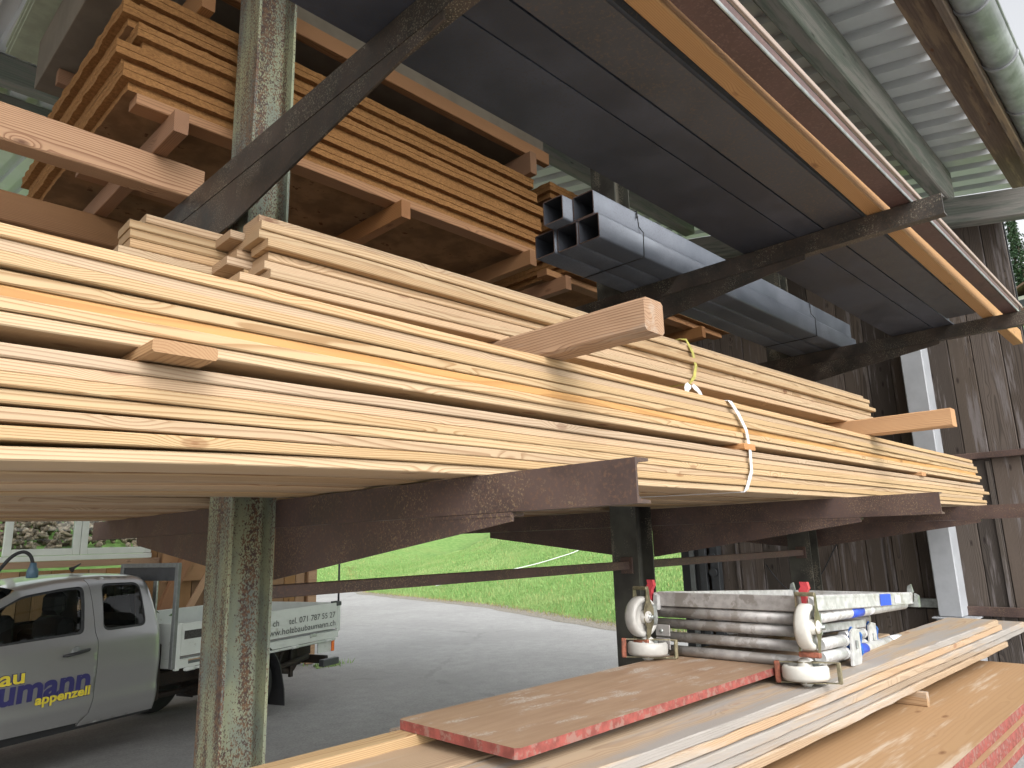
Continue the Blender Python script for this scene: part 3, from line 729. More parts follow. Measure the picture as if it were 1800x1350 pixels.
# loose short offcuts wedged between the rows
# straps
def strap(name, pts, w_, mat, lab, t=.0012):
    bm = bmesh.new(); prev = None
    P_ = [Vector(p) for p in pts]
    for i, p in enumerate(P_):
        d = (P_[min(i + 1, len(P_) - 1)] - P_[max(0, i - 1)]).normalized()
        side = Vector((1, 0, 0)); side = (side - d * side.dot(d)).normalized() * w_ / 2; nn = side.cross(d).normalized() * t
        v = [bm.verts.new(p - side - nn), bm.verts.new(p + side - nn), bm.verts.new(p + side + nn), bm.verts.new(p - side + nn)]
        if prev:
            for k in range(4): f = bm.faces.new((prev[k], prev[(k + 1) % 4], v[(k + 1) % 4], v[k])); f.smooth = False
        else: bm.faces.new(v)
        prev = v
    bm.faces.new(prev[::-1]); bmesh.ops.recalc_face_normals(bm, faces=bm.faces)
    o = obj(name, bm, mat); return tag(o, lab, 'strap', 'packing straps round the board bundles')
fy = 1.378
strap('packing_strap', [(2.66, 2.45, .5475), (2.70, 1.42, .5475), (2.712, fy + .004, .5462), (2.727, fy - .003, .537), (2.78, fy - .006, .49), (2.835, fy - .005, .43), (2.853, fy - .004, .34), (2.85, fy - .003, .26), (2.80, fy - .001, .19), (2.785, fy + .006, .172), (2.68, 1.7, .1725), (2.2, 2.45, .1725)], .021, M['strap_white'], 'white packing strap hanging round the front of the big larch stack')
by = back_y(2.7) - .006
strap('packing_strap', [(2.66, 1.95, .8465), (2.69, by + .02, .8465), (2.70, by, .842), (2.735, by - .006, .79), (2.758, by - .004, .73), (2.74, by - .002, .68), (2.70, by, .645), (2.66, by + .2, .643), (2.64, 1.95, .643)], .020, M['strap_yellow'], 'yellow packing strap round the middle of the shorter back stack')
lp = [(2.54, 1.46 + .0, .555)] + [(2.60 - .055 * math.cos(a), 1.47 + .01 * math.sin(a), .575 + .035 * math.sin(a)) for a in [k * math.pi / 8 for k in range(9)]] + [(2.66, 1.46, .556)]
strap('packing_strap', lp, .03, M['strap_white'], 'short loop of white strap curling up between the two larch stacks')

# ================================================================ UPPER SHELF: steel and timber
SX0, SX1 = -1.2, 6.28
def hea(name, y0, w_, h, mat, label, x0=SX0, x1=SX1, tf=.012, tw=.008, z=1.511):
    pr = [(0, 0), (w_, 0), (w_, tf), (w_ / 2 + tw + .01, tf + .002), (w_ / 2 + tw / 2, tf + .012), (w_ / 2 + tw / 2, h - tf - .012), (w_ / 2 + tw + .01, h - tf - .002), (w_, h - tf), (w_, h), (0, h), (0, h - tf), (w_ / 2 - tw - .01, h - tf - .002), (w_ / 2 - tw / 2, h - tf - .012), (w_ / 2 - tw / 2, tf + .012), (w_ / 2 - tw - .01, tf + .002), (0, tf)]
    bm = bmesh.new(); prism(bm, pr, (x0, x1), lambda a, b, c: (c, a, b)); bmesh.ops.recalc_face_normals(bm, faces=bm.faces)
    return tag(obj(name, bm, mat, None, (0, y0, z)), label, 'steel beam', 'steel beams on the upper arms')
hea('steel_beam', 1.343, .292, .29, M['mill_steel'], 'widest dark steel beam on the upper arms, rearmost of the row')
hea('steel_beam', 1.205, .131, .14, M['mill_steel'], 'narrow bluish steel beam between the widest beam and the brown-grey one')
hea('steel_beam', 1.0135, .183, .18, M['mill_brown'], 'brown-grey steel beam with a bright front edge beside the orange timber', x1=5.86)
o = obj('timber_beam', plank_bm(8.2, .072, .12, .004, 30, rough=.001), M['timber_orange'], None, (-1.0, .886, 1.511), (0, 0, R(.45))); tag(o, 'long orange-brown timber lying slightly skew between steel beams on the upper arms', 'timber')
def cchan(y0, w_, h, mat, label, x0, x1, z=1.511):
    t = .008; pr = [(0, 0), (w_, 0), (w_, h), (w_ - t, h), (w_ - t, t), (t, t), (t, h), (0, h)]
    bm = bmesh.new(); prism(bm, pr, (x0, x1), lambda a, b, c: (c, a, b)); bmesh.ops.recalc_face_normals(bm, faces=bm.faces)
    return tag(obj('steel_channel', bm, mat, None, (0, y0, z)), label, 'steel channel')
cchan(.800, .084, .06, M['red_brown_steel'], 'red-brown steel channel on the upper arms, in front of the orange timber', SX0, 6.18)
bm = bmesh.new(); box(bm, -1.2, 6.15, .7925, .797, 0, .018, bev=.001); o = obj('steel_flat', bm, M['zinc'], None, (0, 0, 1.511)); tag(o, 'thin bright flat bar on edge along the front of the red-brown channel', 'steel bar', 'thin bars along the front edge of the upper arms')
o = obj('wooden_lath', plank_bm(7.2, .012, .022, .002, 20), M['lath'], None, (-1.2, .7555, 1.511)); tag(o, 'thin pale pinkish lath, outermost piece on the upper arms', 'lath')
# square tubes
def sq_tube(y0, z0, x0, x1, label, m='tube_steel', a=.1385, t=.006):
    bm = bmesh.new(); r = .012; out = []; inn = []
    for cx, cy, st in ((a - r, r, -90), (a - r, a - r, 0), (r, a - r, 90), (r, r, 180)):
        for k in range(4):
            an = R(st + 30 * k); out.append((cx + r * math.cos(an), cy + r * math.sin(an))); inn.append((cx + (r - t) * math.cos(an), cy + (r - t) * math.sin(an)))
    n = len(out); V = []
    for x in (0, x1 - x0):
        V.append([bm.verts.new((x, p, q)) for p, q in out]); V.append([bm.verts.new((x, p, q)) for p, q in inn])
    for i in range(n):
        j = (i + 1) % n
        f = bm.faces.new((V[0][i], V[0][j], V[2][j], V[2][i])); f.smooth = True
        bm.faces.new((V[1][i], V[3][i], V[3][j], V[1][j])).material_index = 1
        bm.faces.new((V[0][i], V[1][i], V[1][j], V[0][j])).material_index = 2; bm.faces.new((V[2][i], V[2][j], V[3][j], V[3][i])).material_index = 2
    bmesh.ops.recalc_face_normals(bm, faces=bm.faces)
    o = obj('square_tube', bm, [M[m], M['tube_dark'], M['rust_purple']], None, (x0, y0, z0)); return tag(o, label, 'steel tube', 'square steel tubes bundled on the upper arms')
zt_ = 1.511
sq_tube(2.030, zt_, 2.776, 6.45, 'front square tube in the lower row of the black steel bundle')
sq_tube(2.1755, zt_, 2.776, 6.44, 'middle square tube in the lower row of the black steel bundle')
sq_tube(2.3210, zt_, 2.76, 6.44, 'rear square tube in the lower row of the black steel bundle')
sq_tube(2.057, zt_ + .1395, 2.776, 6.43, 'front square tube in the upper row of the black steel bundle')
sq_tube(2.2025, zt_ + .1395, 2.70, 6.42, 'rear square tube in the upper row, sticking out slightly left of the bundle')
for x, nm in ((3.17, 'left'), (5.55, 'right')):
    bm = bmesh.new(); yz = [(2.027, 1.507), (2.027, 1.655), (2.054, 1.70), (2.054, 1.792), (2.345, 1.793), (2.465, 1.655), (2.465, 1.507)]
    pts = [(x + (.01 if i in (1, 2) else 0), y, z) for i, (y, z) in enumerate(yz)]
    tube(bm, pts + [pts[0]], .0032, 6)
    tube(bm, [(x - .01, 2.05, 1.78), (x - .02, 2.045, 1.74)], .004, 6)
    o = obj('binding_wire', bm, M['black_plastic']); tag(o, f'thin black wire tying the square tube bundle near its {nm} end', 'wire', 'wires round the square tubes')

# planks lying on the rear part of the upper arms
o = obj('carrier_plank', plank_bm(2.35, .10, .148, .006, 30, rough=.002, seed=2), M['plank_red'], None, (-1.2, 2.985, 1.510)); tag(o, 'thick knotty wooden plank on the upper arm in front of the fibre panel stack', 'plank', 'thick planks on the upper rear arms')
o = obj('carrier_plank', plank_bm(7.9, .10, .148, .006, 30, rough=.002, seed=3), M['timber_brown'], None, (-1.2, 3.77, 1.510)); tag(o, 'thick dark plank on the upper arms, farther back than the knotty one', 'plank', 'thick planks on the upper rear arms')
# pallets of wood-fibre panels: bearers, battens, panels
def bearer(x, y, z, L, h, lab, w_=.058, m='timber_brown'):
    o = obj('pallet_bearer', plank_bm(L, w_, h, .003, 8, rough=.001, seed=x), M[m], None, (x + w_, y, z), (0, 0, R(90))); return tag(o, lab, 'bearer', 'bearers under the panel stacks')
def batten(x, y, z, L, h, lab, m='timber_brown', w_=.09):
    o = obj('pallet_batten', plank_bm(L, w_, h, .003, 16, rough=.002, seed=y), M[m], None, (x, y, z)); return tag(o, lab, 'batten', 'battens under the panel stacks')
bearer(.926, 2.755, 1.6585, 1.75, .098, 'square bearer end under the left corner of the large fibre panel stack')
bearer(2.072, 2.765, 1.6585, 1.75, .098, 'square bearer end under the middle of the large fibre panel stack')
bearer(3.05, 2.765, 1.6585, 1.75, .098, 'square bearer end under the right end of the large fibre panel stack')
batten(.80, 2.82, 1.757, 2.40, .045, 'rough batten under the front edge of the large fibre panel stack'); batten(.80, 3.55, 1.757, 2.40, .045, 'middle batten under the large fibre panel stack'); batten(.80, 4.2, 1.757, 2.40, .045, 'rear batten under the large fibre panel stack')
def fibre(x0, x1, y0, y1, z0, t, label, group):
    """tongue-and-groove panel: the upper half stands proud, the lower half is set back"""
    bm = bmesh.new(); e = .030; n = 90
    def loop(inset, z, ragged):
        L = []
        P4 = [(x0 + inset, y0 + inset), (x1 - inset, y0 + inset), (x1 - inset, y1 - inset), (x0 + inset, y1 - inset)]
        cnt = (n, int(n * .7), n, int(n * .7))
        for i in range(4):
            a = P4[i]; b = P4[(i + 1) % 4]
            for k in range(cnt[i]):
                q = k / cnt[i]; x = a[0] + (b[0] - a[0]) * q; y = a[1] + (b[1] - a[1]) * q
                d = ragged * noise.noise(Vector((x * 23, y * 23, z * 40))) + ragged * .8 * max(0, noise.noise(Vector((x * 6, y * 6, z * 11)))- .25)
                L.append((x + (d if i in (1, 3) else 0), y + (d if i in (0, 2) else 0), z))
        return L
    Ls = [loop(e, z0, .004), loop(e, z0 + t * .36, .004), loop(0, z0 + t * .37, .007), loop(.001, z0 + t * .68, .004), loop(.007, z0 + t * .685, .002), loop(.007, z0 + t * .705, .002), loop(.001, z0 + t * .71, .004), loop(0, z0 + t - .001, .008)]
    Vs = [[bm.verts.new(v) for v in L] for L in Ls]; N = len(Vs[0])
    for a in range(len(Vs) - 1):
        for i in range(N): bm.faces.new((Vs[a][i], Vs[a][(i + 1) % N], Vs[a + 1][(i + 1) % N], Vs[a + 1][i]))
    bm.faces.new(Vs[0][::-1]).material_index = 1; bm.faces.new(Vs[-1])
    bmesh.ops.recalc_face_normals(bm, faces=bm.faces)
    return tag(obj('fibre_panel', bm, [M['wood_fibre'], M['fibre_under']]), label, 'panel', group)
for k in range(5):
    dx = (0, -.03, .035, -.02, .02)[k]
    z0 = 1.803 + k * .0968
    fibre(.735 + dx, 3.215 + (.045, .0, .03, -.03, -.05)[k], 2.795 + (.0, .010, -.012, .012, .02)[k], 4.35 + dx, z0, .0955,
          f'{("lowest", "second", "third", "fourth", "topmost")[k]} orange wood fibre panel' + (' from the bottom' if k not in (0, 4) else '') + ' in the large left stack', 'wood fibre panels in the large stack')
zt2 = 1.803 + 8 * .0605
bearer(1.0, 2.76, zt2, 1.7, .15, 'bearer on top of the large fibre panel stack at its left end'); bearer(3.08, 2.76, zt2, 1.7, .15, 'bearer on top of the large fibre panel stack at its right end')
batten(.75, 2.80, zt2 + .151, 2.56, .085, 'long brown batten under the grey-brown board pile, just behind the widest steel beam', w_=.05)
batten(.75, 4.0, zt2 + .151, 2.56, .085, 'rear batten under the grey-brown board pile near the roof', w_=.05)
bm = bmesh.new(); box(bm, .70, 3.33, 2.86, 4.3, 0, .30, bev=.004); o = obj('board_pile', bm, [M['grey_board']], None, (0, 0, zt2 + .237)); tag(o, 'grey-brown insulation board block on battens close under the roof', 'insulation board')
for k in range(5):
    bm = bmesh.new(); box(bm, .60 - (.0, .012, .004, .016, .006)[k], 2.1, 3.05 - .01 * k, 4.55 + (.0, .03, .05, .02, .04)[k], 0, .014, bev=.002)
    o = obj('thin_sheet', bm, M['sheet_green'], None, (0, 0, 2.830 + k * .0165)); tag(o, f'{["lowest", "second", "third", "fourth", "topmost"][k]} thin greenish sheet lying on top of the grey-brown board block at upper left', 'sheet', 'thin sheets on the board block')
# second pallet of panels farther right
bearer(3.55, 2.9, 1.6585, 1.5, .098, 'bearer under the left end of the far fibre panel stack'); bearer(5.35, 2.9, 1.6585, 1.5, .098, 'bearer under the right end of the far fibre panel stack')
batten(3.45, 2.98, 1.757, 2.4, .045, 'batten under the front of the far fibre panel stack'); batten(3.45, 3.6, 1.757, 2.4, .045, 'middle batten under the far fibre panel stack')
for k in range(6):
    fibre((3.56 if k < 5 else 3.43) + rnd.uniform(-.03, .03), 5.95 + rnd.uniform(-.02, .02), 2.90 + rnd.uniform(-.01, .01), 4.4, 1.803 + k * .1, .098, f'{("lowest", "second", "third", "fourth", "fifth", "topmost")[k]} orange wood fibre panel' + (' from the bottom' if 0 < k < 5 else '') + ' in the far right stack', 'wood fibre panels in the far stack')

# ================================================================ BOTTOM SHELF
def form(name, x0, x1, y0, y1, z1, t, label, rotz=0, face='form_face'):
    bm = bmesh.new(); L, W = x1 - x0, y1 - y0; c = .012
    out = [(c, 0), (L - c, 0), (L, c), (L, W - c), (L - c, W), (c, W), (0, W - c), (0, c)]
    V0 = [bm.verts.new((a, b, -t)) for a, b in out]; V1 = [bm.verts.new((a, b, 0)) for a, b in out]
    for i in range(8): bm.faces.new((V0[i], V0[(i + 1) % 8], V1[(i + 1) % 8], V1[i])).material_index = 1
    bm.faces.new(V1); bm.faces.new(V0[::-1])
    return tag(obj('formwork_panel', bm, [M[face], M['red_edge']], None, (x0, y0, z1), (0, 0, rotz)), label, 'formwork panel', 'red edged formwork panels on the bottom arms')
form('p', 1.372, 3.37, 1.345, 1.842, -.5025, .027, 'brown formwork panel with red edges under the folded scaffold, topmost on the bottom shelf', R(-.6))
o = obj('timber_rail', plank_bm(3.6, .085, .08, .003, 12), M['larch'], None, (.35, 1.752, -.611)); tag(o, 'light squared timber running out from under the brown formwork panel', 'timber')
o = obj('timber_rail', plank_bm(2.6, .05, .048, .003, 12), M['plank_grey'], None, (1.5, 2.0, -.63)); tag(o, 'thin squared timber at the rear of the bottom shelf', 'timber')
PT = .0335
pl_lab = ['lowest', 'second', 'third', 'fourth', 'topmost']
for k in range(5):
    z0 = -.718 + k * PT
    for row in range(2):
        x0 = (.6, .75)[row]; xe = ((5.35, 5.95, 5.80, 5.32, 5.24)[k], 4.75 - .1 * k)[row]
        y0 = 1.258 + row * .29
        lift = lambda x, x0=x0, k=k: .0035 * max(0, x - 2.6) ** 1.6 - .010 * math.sin(min(1, x / 3) * 3.14)
        o = obj('rough_plank', plank_bm(xe - x0, .275, PT - .002, .004, 40, lift, lambda x: -.003 * x, rough=.0035, seed=k * 3 + row), M[('plank_tan', 'plank_grey', 'plank_grey', 'plank_tan', 'plank_grey')[k] if row == 0 else 'plank_tan'], None, (x0, y0 + (-.004, .003, -.006, .004, 0)[k], z0), (0, 0, R(-2.2)))
        tag(o, f'{pl_lab[k]} rough weathered plank in the ' + ('front pile on the bottom shelf' if row == 0 else 'rear pile, under the brown formwork panel'), 'plank', 'rough planks on the bottom shelf')
# wedge blocks between planks and lower panels
o = obj('spacer_block', plank_bm(.3, .035, .06, .003, 3), M['plank_tan'], None, (3.79, 1.09, -.779), (0, 0, R(90))); tag(o, 'upright wooden spacer block holding the rough planks above the yellow panels', 'spacer block')
o = obj('spacer_block', plank_bm(.3, .035, .06, .003, 3), M['timber_orange'], None, (1.70, 1.09, -.779), (0, 0, R(90))); tag(o, 'wooden spacer block under the left part of the rough planks', 'spacer block')
for k in range(7):
    x1_ = 5.22 + (0, .02, -.03, .04, .0, .03, -.02)[k]
    form('q', 2.25 + .02 * k, x1_, .790 + (0, .012, -.010, .008, .015, -.005, .01)[k], 1.72, -.7795 - k * .0275, .0265, f'{["topmost", "second", "third", "fourth", "fifth", "sixth", "lowest"][k]} yellow-brown formwork panel' + (' from the top' if 0 < k < 6 else '') + ' in the wide pile at lower right', R(-.2), 'form_yellow')
o = obj('support_timber', plank_bm(5.2, .12, .115, .004, 10), M['timber_brown'], None, (1.2, 1.0, -1.088)); tag(o, 'timber under the wide pile of formwork panels', 'timber', 'timbers under the formwork pile')

# ================================================================ FOLDED SCAFFOLD
sca = empty('folded_scaffold', 'folded aluminium rolling scaffold with white castors lying on the bottom shelf', 'scaffold', (2.83, 1.25, -.56))
sca.rotation_euler = (0, R(3.5), R(3))
DX, DY = 1.66, .60       # length along X, width along Y
def spipe(name, a, b, r, m='alu', seg=14, parent=None, label=None):
    bm = bmesh.new(); tube(bm, [a, b], r, seg); return obj(name, bm, M[m], parent or sca, label=label)
# cross tubes on the near end (run from the viewer back to the far castor)
for z in (.235, .187, .133, .078):
    spipe('cross_tube', (.02, .0, z), (.02, DY + .02, z + .004), .0235 if z > .2 else .021, 'alu_dark')
for z in (.235, .187, .133, .078):
    spipe('cross_tube', (1.30, .1, z), (1.30, DY, z), .02, 'alu_dark')
# long rails
top = spipe('long_rail', (.10, -.005, .232), (1.50, -.02, .262), .0245)
bm = bmesh.new(); tube(bm, [(.60, -.0103, .2427), (.76, -.012, .2462)], .0252, 14); obj('paint_band', bm, M['blue_paint'], top)
for x in (.86, 1.02):
    bm = bmesh.new(); tube(bm, [(x, -.0132 - .001 * x, .2483 + .0214 * (x - .86)), (x + .05, -.0137 - .001 * x, .2494 + .0214 * (x - .86))], .0250, 14); obj('sticker', bm, M['strap_white'], top)
spipe('long_rail', (.05, .30, .18), (1.55, .33, .20), .022); spipe('long_rail', (.05, DY, .235), (1.5, DY, .25), .024)
low = spipe('long_rail', (-.02, .02, .055), (1.50, .02, .085), .0245)
bm = bmesh.new(); tube(bm, [(.62, .02, .0676), (.88, .02, .0728)], .0253, 14); obj('paint_band', bm, M['blue_paint'], low)
bm = bmesh.new(); tube(bm, [(1.30, .02, .081), (1.48, .02, .0846)], .0256, 14); obj('paint_band', bm, M['strap_white'], low)
spipe('long_rail', (.1, .2, .045), (1.55, .24, .045), .023)
# diagonal flat bar
bm = bmesh.new(); box(bm, .12, 1.0, .035, .05, .165, .20, bev=.002); obj('flat_bar', bm, M['alu'], sca)
# short stub tubes ending in lock plates with blue star knobs
for (x, y, s_) in ((.44, -.03, 1.0), (.98, .05, 1.0)):
    for z in (.135, .085):
        spipe('stub_tube', (x - .30, y, z), (x, y, z + .002), .023, 'alu')
        bm = bmesh.new(); tube(bm, [(x - .03, y, z), (x - .005, y, z)], .0255, 14); obj('weld_collar', bm, M['alu'], sca)
    bm = bmesh.new()
    poly = [(-.01, .035), (.01, .172), (.05, .185), (.12, .178), (.125, .055), (.11, .035)]
    prism(bm, poly, (y - .030, y - .022), lambda a, b, c: (x + a, c, b)); bmesh.ops.recalc_face_normals(bm, faces=bm.faces)
    lp_ = obj('lock_plate', bm, M['alu'], sca)
    bm = bmesh.new(); box(bm, x + .05, x + .064, y - .040, y - .030, .10, .135, bev=.003); obj('lock_bolt', bm, M['zinc'], lp_)
    bm = bmesh.new(); pts = []
    for k in range(24):
        a = 2 * math.pi * k / 24; rr = .040 * (1 + .22 * math.cos(5 * a)); pts.append((rr * math.cos(a), rr * math.sin(a)))
    prism(bm, pts, (x + .130, x + .150), lambda a, b, c: (c, y + .0 + a * .8, .115 + b * 1.5)); bmesh.ops.recalc_face_normals(bm, faces=bm.faces)
    obj('star_knob', bm, M['blue_plastic'], lp_)
# platform tray on top: four rails
tz0, tz1 = .262, .312
bm = bmesh.new(); box(bm, .03, 1.60, -.045, -.018, tz0, tz1 + .012, bev=.003); box(bm, .03, 1.60, -.047, -.0455, tz0 + .004, tz0 + .010); box(bm, .03, 1.60, -.047, -.0455, tz1, tz1 + .006)
tr = obj('tray_rail', bm, M['alu'], sca)
bm = bmesh.new(); box(bm, .98, 1.16, -.0495, -.0472, tz0 + .004, tz1 + .008, bev=.0005); obj('paint_band', bm, M['blue_paint'], tr)
bm = bmesh.new(); box(bm, 1.24, 1.34, -.0492, -.0472, tz0 + .012, tz1, bev=.0005); obj('sticker', bm, M['strap_white'], tr)
bm = bmesh.new(); box(bm, .03, 1.60, DY, DY + .027, tz0, tz1 + .012, bev=.003); obj('tray_rail', bm, M['alu'], sca)
bm = bmesh.new(); box(bm, .0, .03, -.045, DY + .027, tz0, tz1 + .01, bev=.003); obj('tray_rail', bm, M['alu_dark'], sca)
bm = bmesh.new(); box(bm, 1.60, 1.63, -.045, DY + .027, tz0, tz1 + .01, bev=.003); obj('tray_rail', bm, M['alu'], sca)
bm = bmesh.new(); box(bm, .03, 1.60, -.018, DY, tz0 + .004, tz0 + .012); obj('tray_floor', bm, M['alu_dark'], sca)
# claws with red clips
for x, y, red in ((-.005, DY + .03, 1), (-.005, -.05, 1), (1.62, -.04, 0), (1.60, DY, 0)):
    bm = bmesh.new(); pr = [(-.04, 0), (.03, 0), (.03, .075), (.012, .075), (.006, .03), (-.004, .022), (-.014, .03), (-.02, .072), (-.04, .06)]
    prism(bm, pr, (-.02, .02), lambda a, b, c: (x + c, y + a * .8, tz0 - .015 + b)); bmesh.ops.recalc_face_normals(bm, faces=bm.faces)
    cl = obj('claw', bm, M['alu'] if red else M['zinc'], sca)
    bm = bmesh.new(); pr = [(.0, .015), (.012, .02), (.014, .06), (.022, .085), (.012, .10), (.016, .118), (-.012, .118), (-.018, .095), (-.006, .075), (-.004, .045)] if red else [(0, .05), (.02, .06), (.012, .1), (-.004, .11), (-.012, .07)]
    prism(bm, pr, (-.011, .011), lambda a, b, c: (x - .012 + c, y + a * 1.0, tz0 - .005 + b)); bmesh.ops.recalc_face_normals(bm, faces=bm.faces)
    obj('clip', bm, M['red_clip'] if red else M['zinc'], cl)
# end plates with rivets at the far corner
for z in (.16, .105):
    bm = bmesh.new(); box(bm, -.010, -.004, DY - .05, DY + .02, z - .022, z + .026, bev=.002); p_ = obj('end_plate', bm, M['alu_dark'], sca)
    bm = bmesh.new(); lathe(bm, [(.008, 0), (.008, -.004), (.004, -.006)], (-.010, DY - .01, z), 'x', 10); obj('rivet', bm, M['zinc'], p_)
def castor(loc, upright, white, rot=0):
    R0 = .075; w2 = .024
    c = bpy.data.objects.new('castor', None); COL.objects.link(c); c.parent = sca; c.location = loc; c.rotation_euler = rot; c.scale = (1.12, 1.12, 1.12)
    wm = M['castor_white'] if white else M['castor_grey']
    bm = bmesh.new(); lathe(bm, [(.030, -w2 * .55), (.050, -w2 * .5), (.056, -w2 * .95), (R0 - .006, -w2), (R0, -w2 * .6), (R0, w2 * .6), (R0 - .006, w2), (.056, w2 * .95), (.050, w2 * .5), (.030, w2 * .55)], (0, 0, 0), 'y', 36); obj('wheel', bm, wm, c)
    bm = bmesh.new(); lathe(bm, [(.010, -w2 - .022), (.022, -w2 - .012), (.026, -w2 * .5), (.026, w2 * .5), (.022, w2 + .012), (.010, w2 + .022)], (0, 0, 0), 'y', 14); obj('hub', bm, wm, c)
    bm = bmesh.new()
    for s_ in (-1, 1):
        yy = s_ * (w2 + .008)
        poly = [(-.008, .105), (.008, .105), (.016, .06), (.034, .03), (.034, -.02), (.020, -.045), (.004, -.088), (-.010, -.088), (-.006, -.04), (-.022, -.01), (-.022, .03), (-.008, .06)]
        prism(bm, poly, (yy - .0015, yy + .0015), lambda a, b, c_: (a, c_, b))
    bmesh.ops.recalc_face_normals(bm, faces=bm.faces)
    obj('fork', bm, M['brass_plate'], c)
    bm = bmesh.new(); box(bm, -.009, .009, -w2 - .010, w2 + .010, .098, .112, bev=.003); obj('brake_pedal', bm, M['brass_plate'], c)
    bm = bmesh.new(); box(bm, -.012, .010, -w2 - .011, w2 + .011, -.098, -.080, bev=.003); obj('brake_lever', bm, M['rusty_tip'], c)
    bm = bmesh.new(); lathe(bm, [(.004, -w2 - .034), (.009, -w2 - .032), (.009, -w2 - .022), (.014, -w2 - .021), (.014, -w2 - .012)], (0, 0, 0), 'y', 6); obj('axle_bolt', bm, M['zinc'], c)
    bm = bmesh.new(); box(bm, .026, .062, -w2 - .006, w2 + .006, -.03, .045, bev=.004); obj('housing', bm, M['zinc'], c)
    return c
# near pair: upright castor above, flat castor below
castor((-.050, -.06, .212), True, True, (0, 0, R(2)))
castor((-.03, -.03, .047), False, True, (R(88), 0, R(14)))
castor((-.14, DY + .01, .222), True, False, (0, 0, R(-8)))
castor((-.13, DY - .01, .095), False, False, (R(90), 0, R(35)))
# hanging cable with blue plug at left
bm = bmesh.new(); cpts = [(1.05, 6.6, -.42), (1.15, 6.6, -.26), (1.25, 6.6, -.10), (1.32, 6.6, -.005), (1.39, 6.6, .028), (1.44, 6.6, -.005), (1.463, 6.6, -.07)]
cs = []
for i in range(len(cpts) - 1):
    for k in range(4):
        t = k / 4; p0, p1, p2, p3 = [Vector(cpts[min(max(j, 0), len(cpts) - 1)]) for j in (i - 1, i, i + 1, i + 2)]
        cs.append(.5 * ((2 * p1) + (p2 - p0) * t + (2 * p0 - 5 * p1 + 4 * p2 - p3) * t * t + (3 * p1 - p0 - 3 * p2 + p3) * t ** 3))
cs.append(Vector(cpts[-1])); tube(bm, cs, .013, 8)
hc = obj('power_cable', bm, M['black_rubber']); tag(hc, 'thick black cable arching down to a blue plug above the pickup roof', 'cable')
bm = bmesh.new(); lathe(bm, [(.022, 0), (.026, -.03), (.040, -.06), (.042, -.11), (.030, -.115)], (1.464, 6.6, -.055), 'z', 12); obj('plug', bm, simple('plug_blue', (.06, .12, .17), .5), hc)
# ================================================================ PICKUP (local x runs from the cab's rear wall to the tail, y points away from the viewer)
PU = base('pickup_truck', 'silver pickup with white drop side bed and blue and yellow door lettering', 'pickup truck', 2.9787, 7.598, math.atan2(.32099, .94708))
def lerp_tab(t, x):
    if x <= t[0][0]: return t[0][1]
    for (a, b), (c, d) in zip(t, t[1:]):
        if x <= c: return b + (d - b) * (x - a) / (c - a)
    return t[-1][1]
IN = [(.38, .045), (.45, .022), (.58, .004), (.64, .012), (.70, .008), (.85, .0), (1.0, .006), (1.08, .016), (1.13, .034), (1.18, .052), (1.3, .085), (1.45, .135), (1.55, .178), (1.60, .215), (1.64, .265), (1.668, .34), (1.69, .50), (1.70, .87)]
ROOF = [(-2.75, 1.14), (-2.40, 1.20), (-2.05, 1.38), (-1.75, 1.51), (-1.50, 1.595), (-1.15, 1.645), (-.75, 1.67), (-.38, 1.655), (-.18, 1.63)]
W2 = .87
def surf(s, v, push=0):
    """v is the height of the point on the un-scaled section"""
    d = lerp_tab(IN, v); h = v
    if v > 1.13: h = 1.13 + (v - 1.13) * (lerp_tab(ROOF, s) - 1.13) / .57
    s = s + max(0, v - 1.13) * .15; re = -.150 - max(0, (h - 1.15)) * .12          # rear wall leans forward
    q = s - (re - .07)
    if q > 0: q = min(q, .07); d += .07 - math.sqrt(max(0, .0049 - q * q))
    return Vector((s, min(d, W2) + push, h))
def poly_area(P): return sum(a[0] * b[1] - b[0] * a[1] for a, b in zip(P, P[1:] + P[:1])) / 2
def inside(p, P):
    c = False; x, y = p
    for (x1, y1), (x2, y2) in zip(P, P[1:] + P[:1]):
        if (y1 > y) != (y2 > y) and x < (x2 - x1) * (y - y1) / (y2 - y1) + x1: c = not c
    return c
def dens(P, st=.03):
    o = []
    for a, b in zip(P, P[1:] + P[:1]):
        n = max(1, int(math.hypot(b[0] - a[0], b[1] - a[1]) / st)); o += [(a[0] + (b[0] - a[0]) * k / n, a[1] + (b[1] - a[1]) * k / n) for k in range(n)]
    return o
def rounded(P, r, n=5):
    o = []
    for i, p in enumerate(P):
        a = Vector(P[i - 1]) - Vector(p); b = Vector(P[(i + 1) % len(P)]) - Vector(p); rr = min(r, a.length * .45, b.length * .45)
        s_ = Vector(p) + a.normalized() * rr; e = Vector(p) + b.normalized() * rr
        for k in range(n + 1):
            t = k / n; q = s_ * (1 - t) ** 2 + Vector(p) * 2 * t * (1 - t) + e * t * t; o.append((q.x, q.y))
    return o
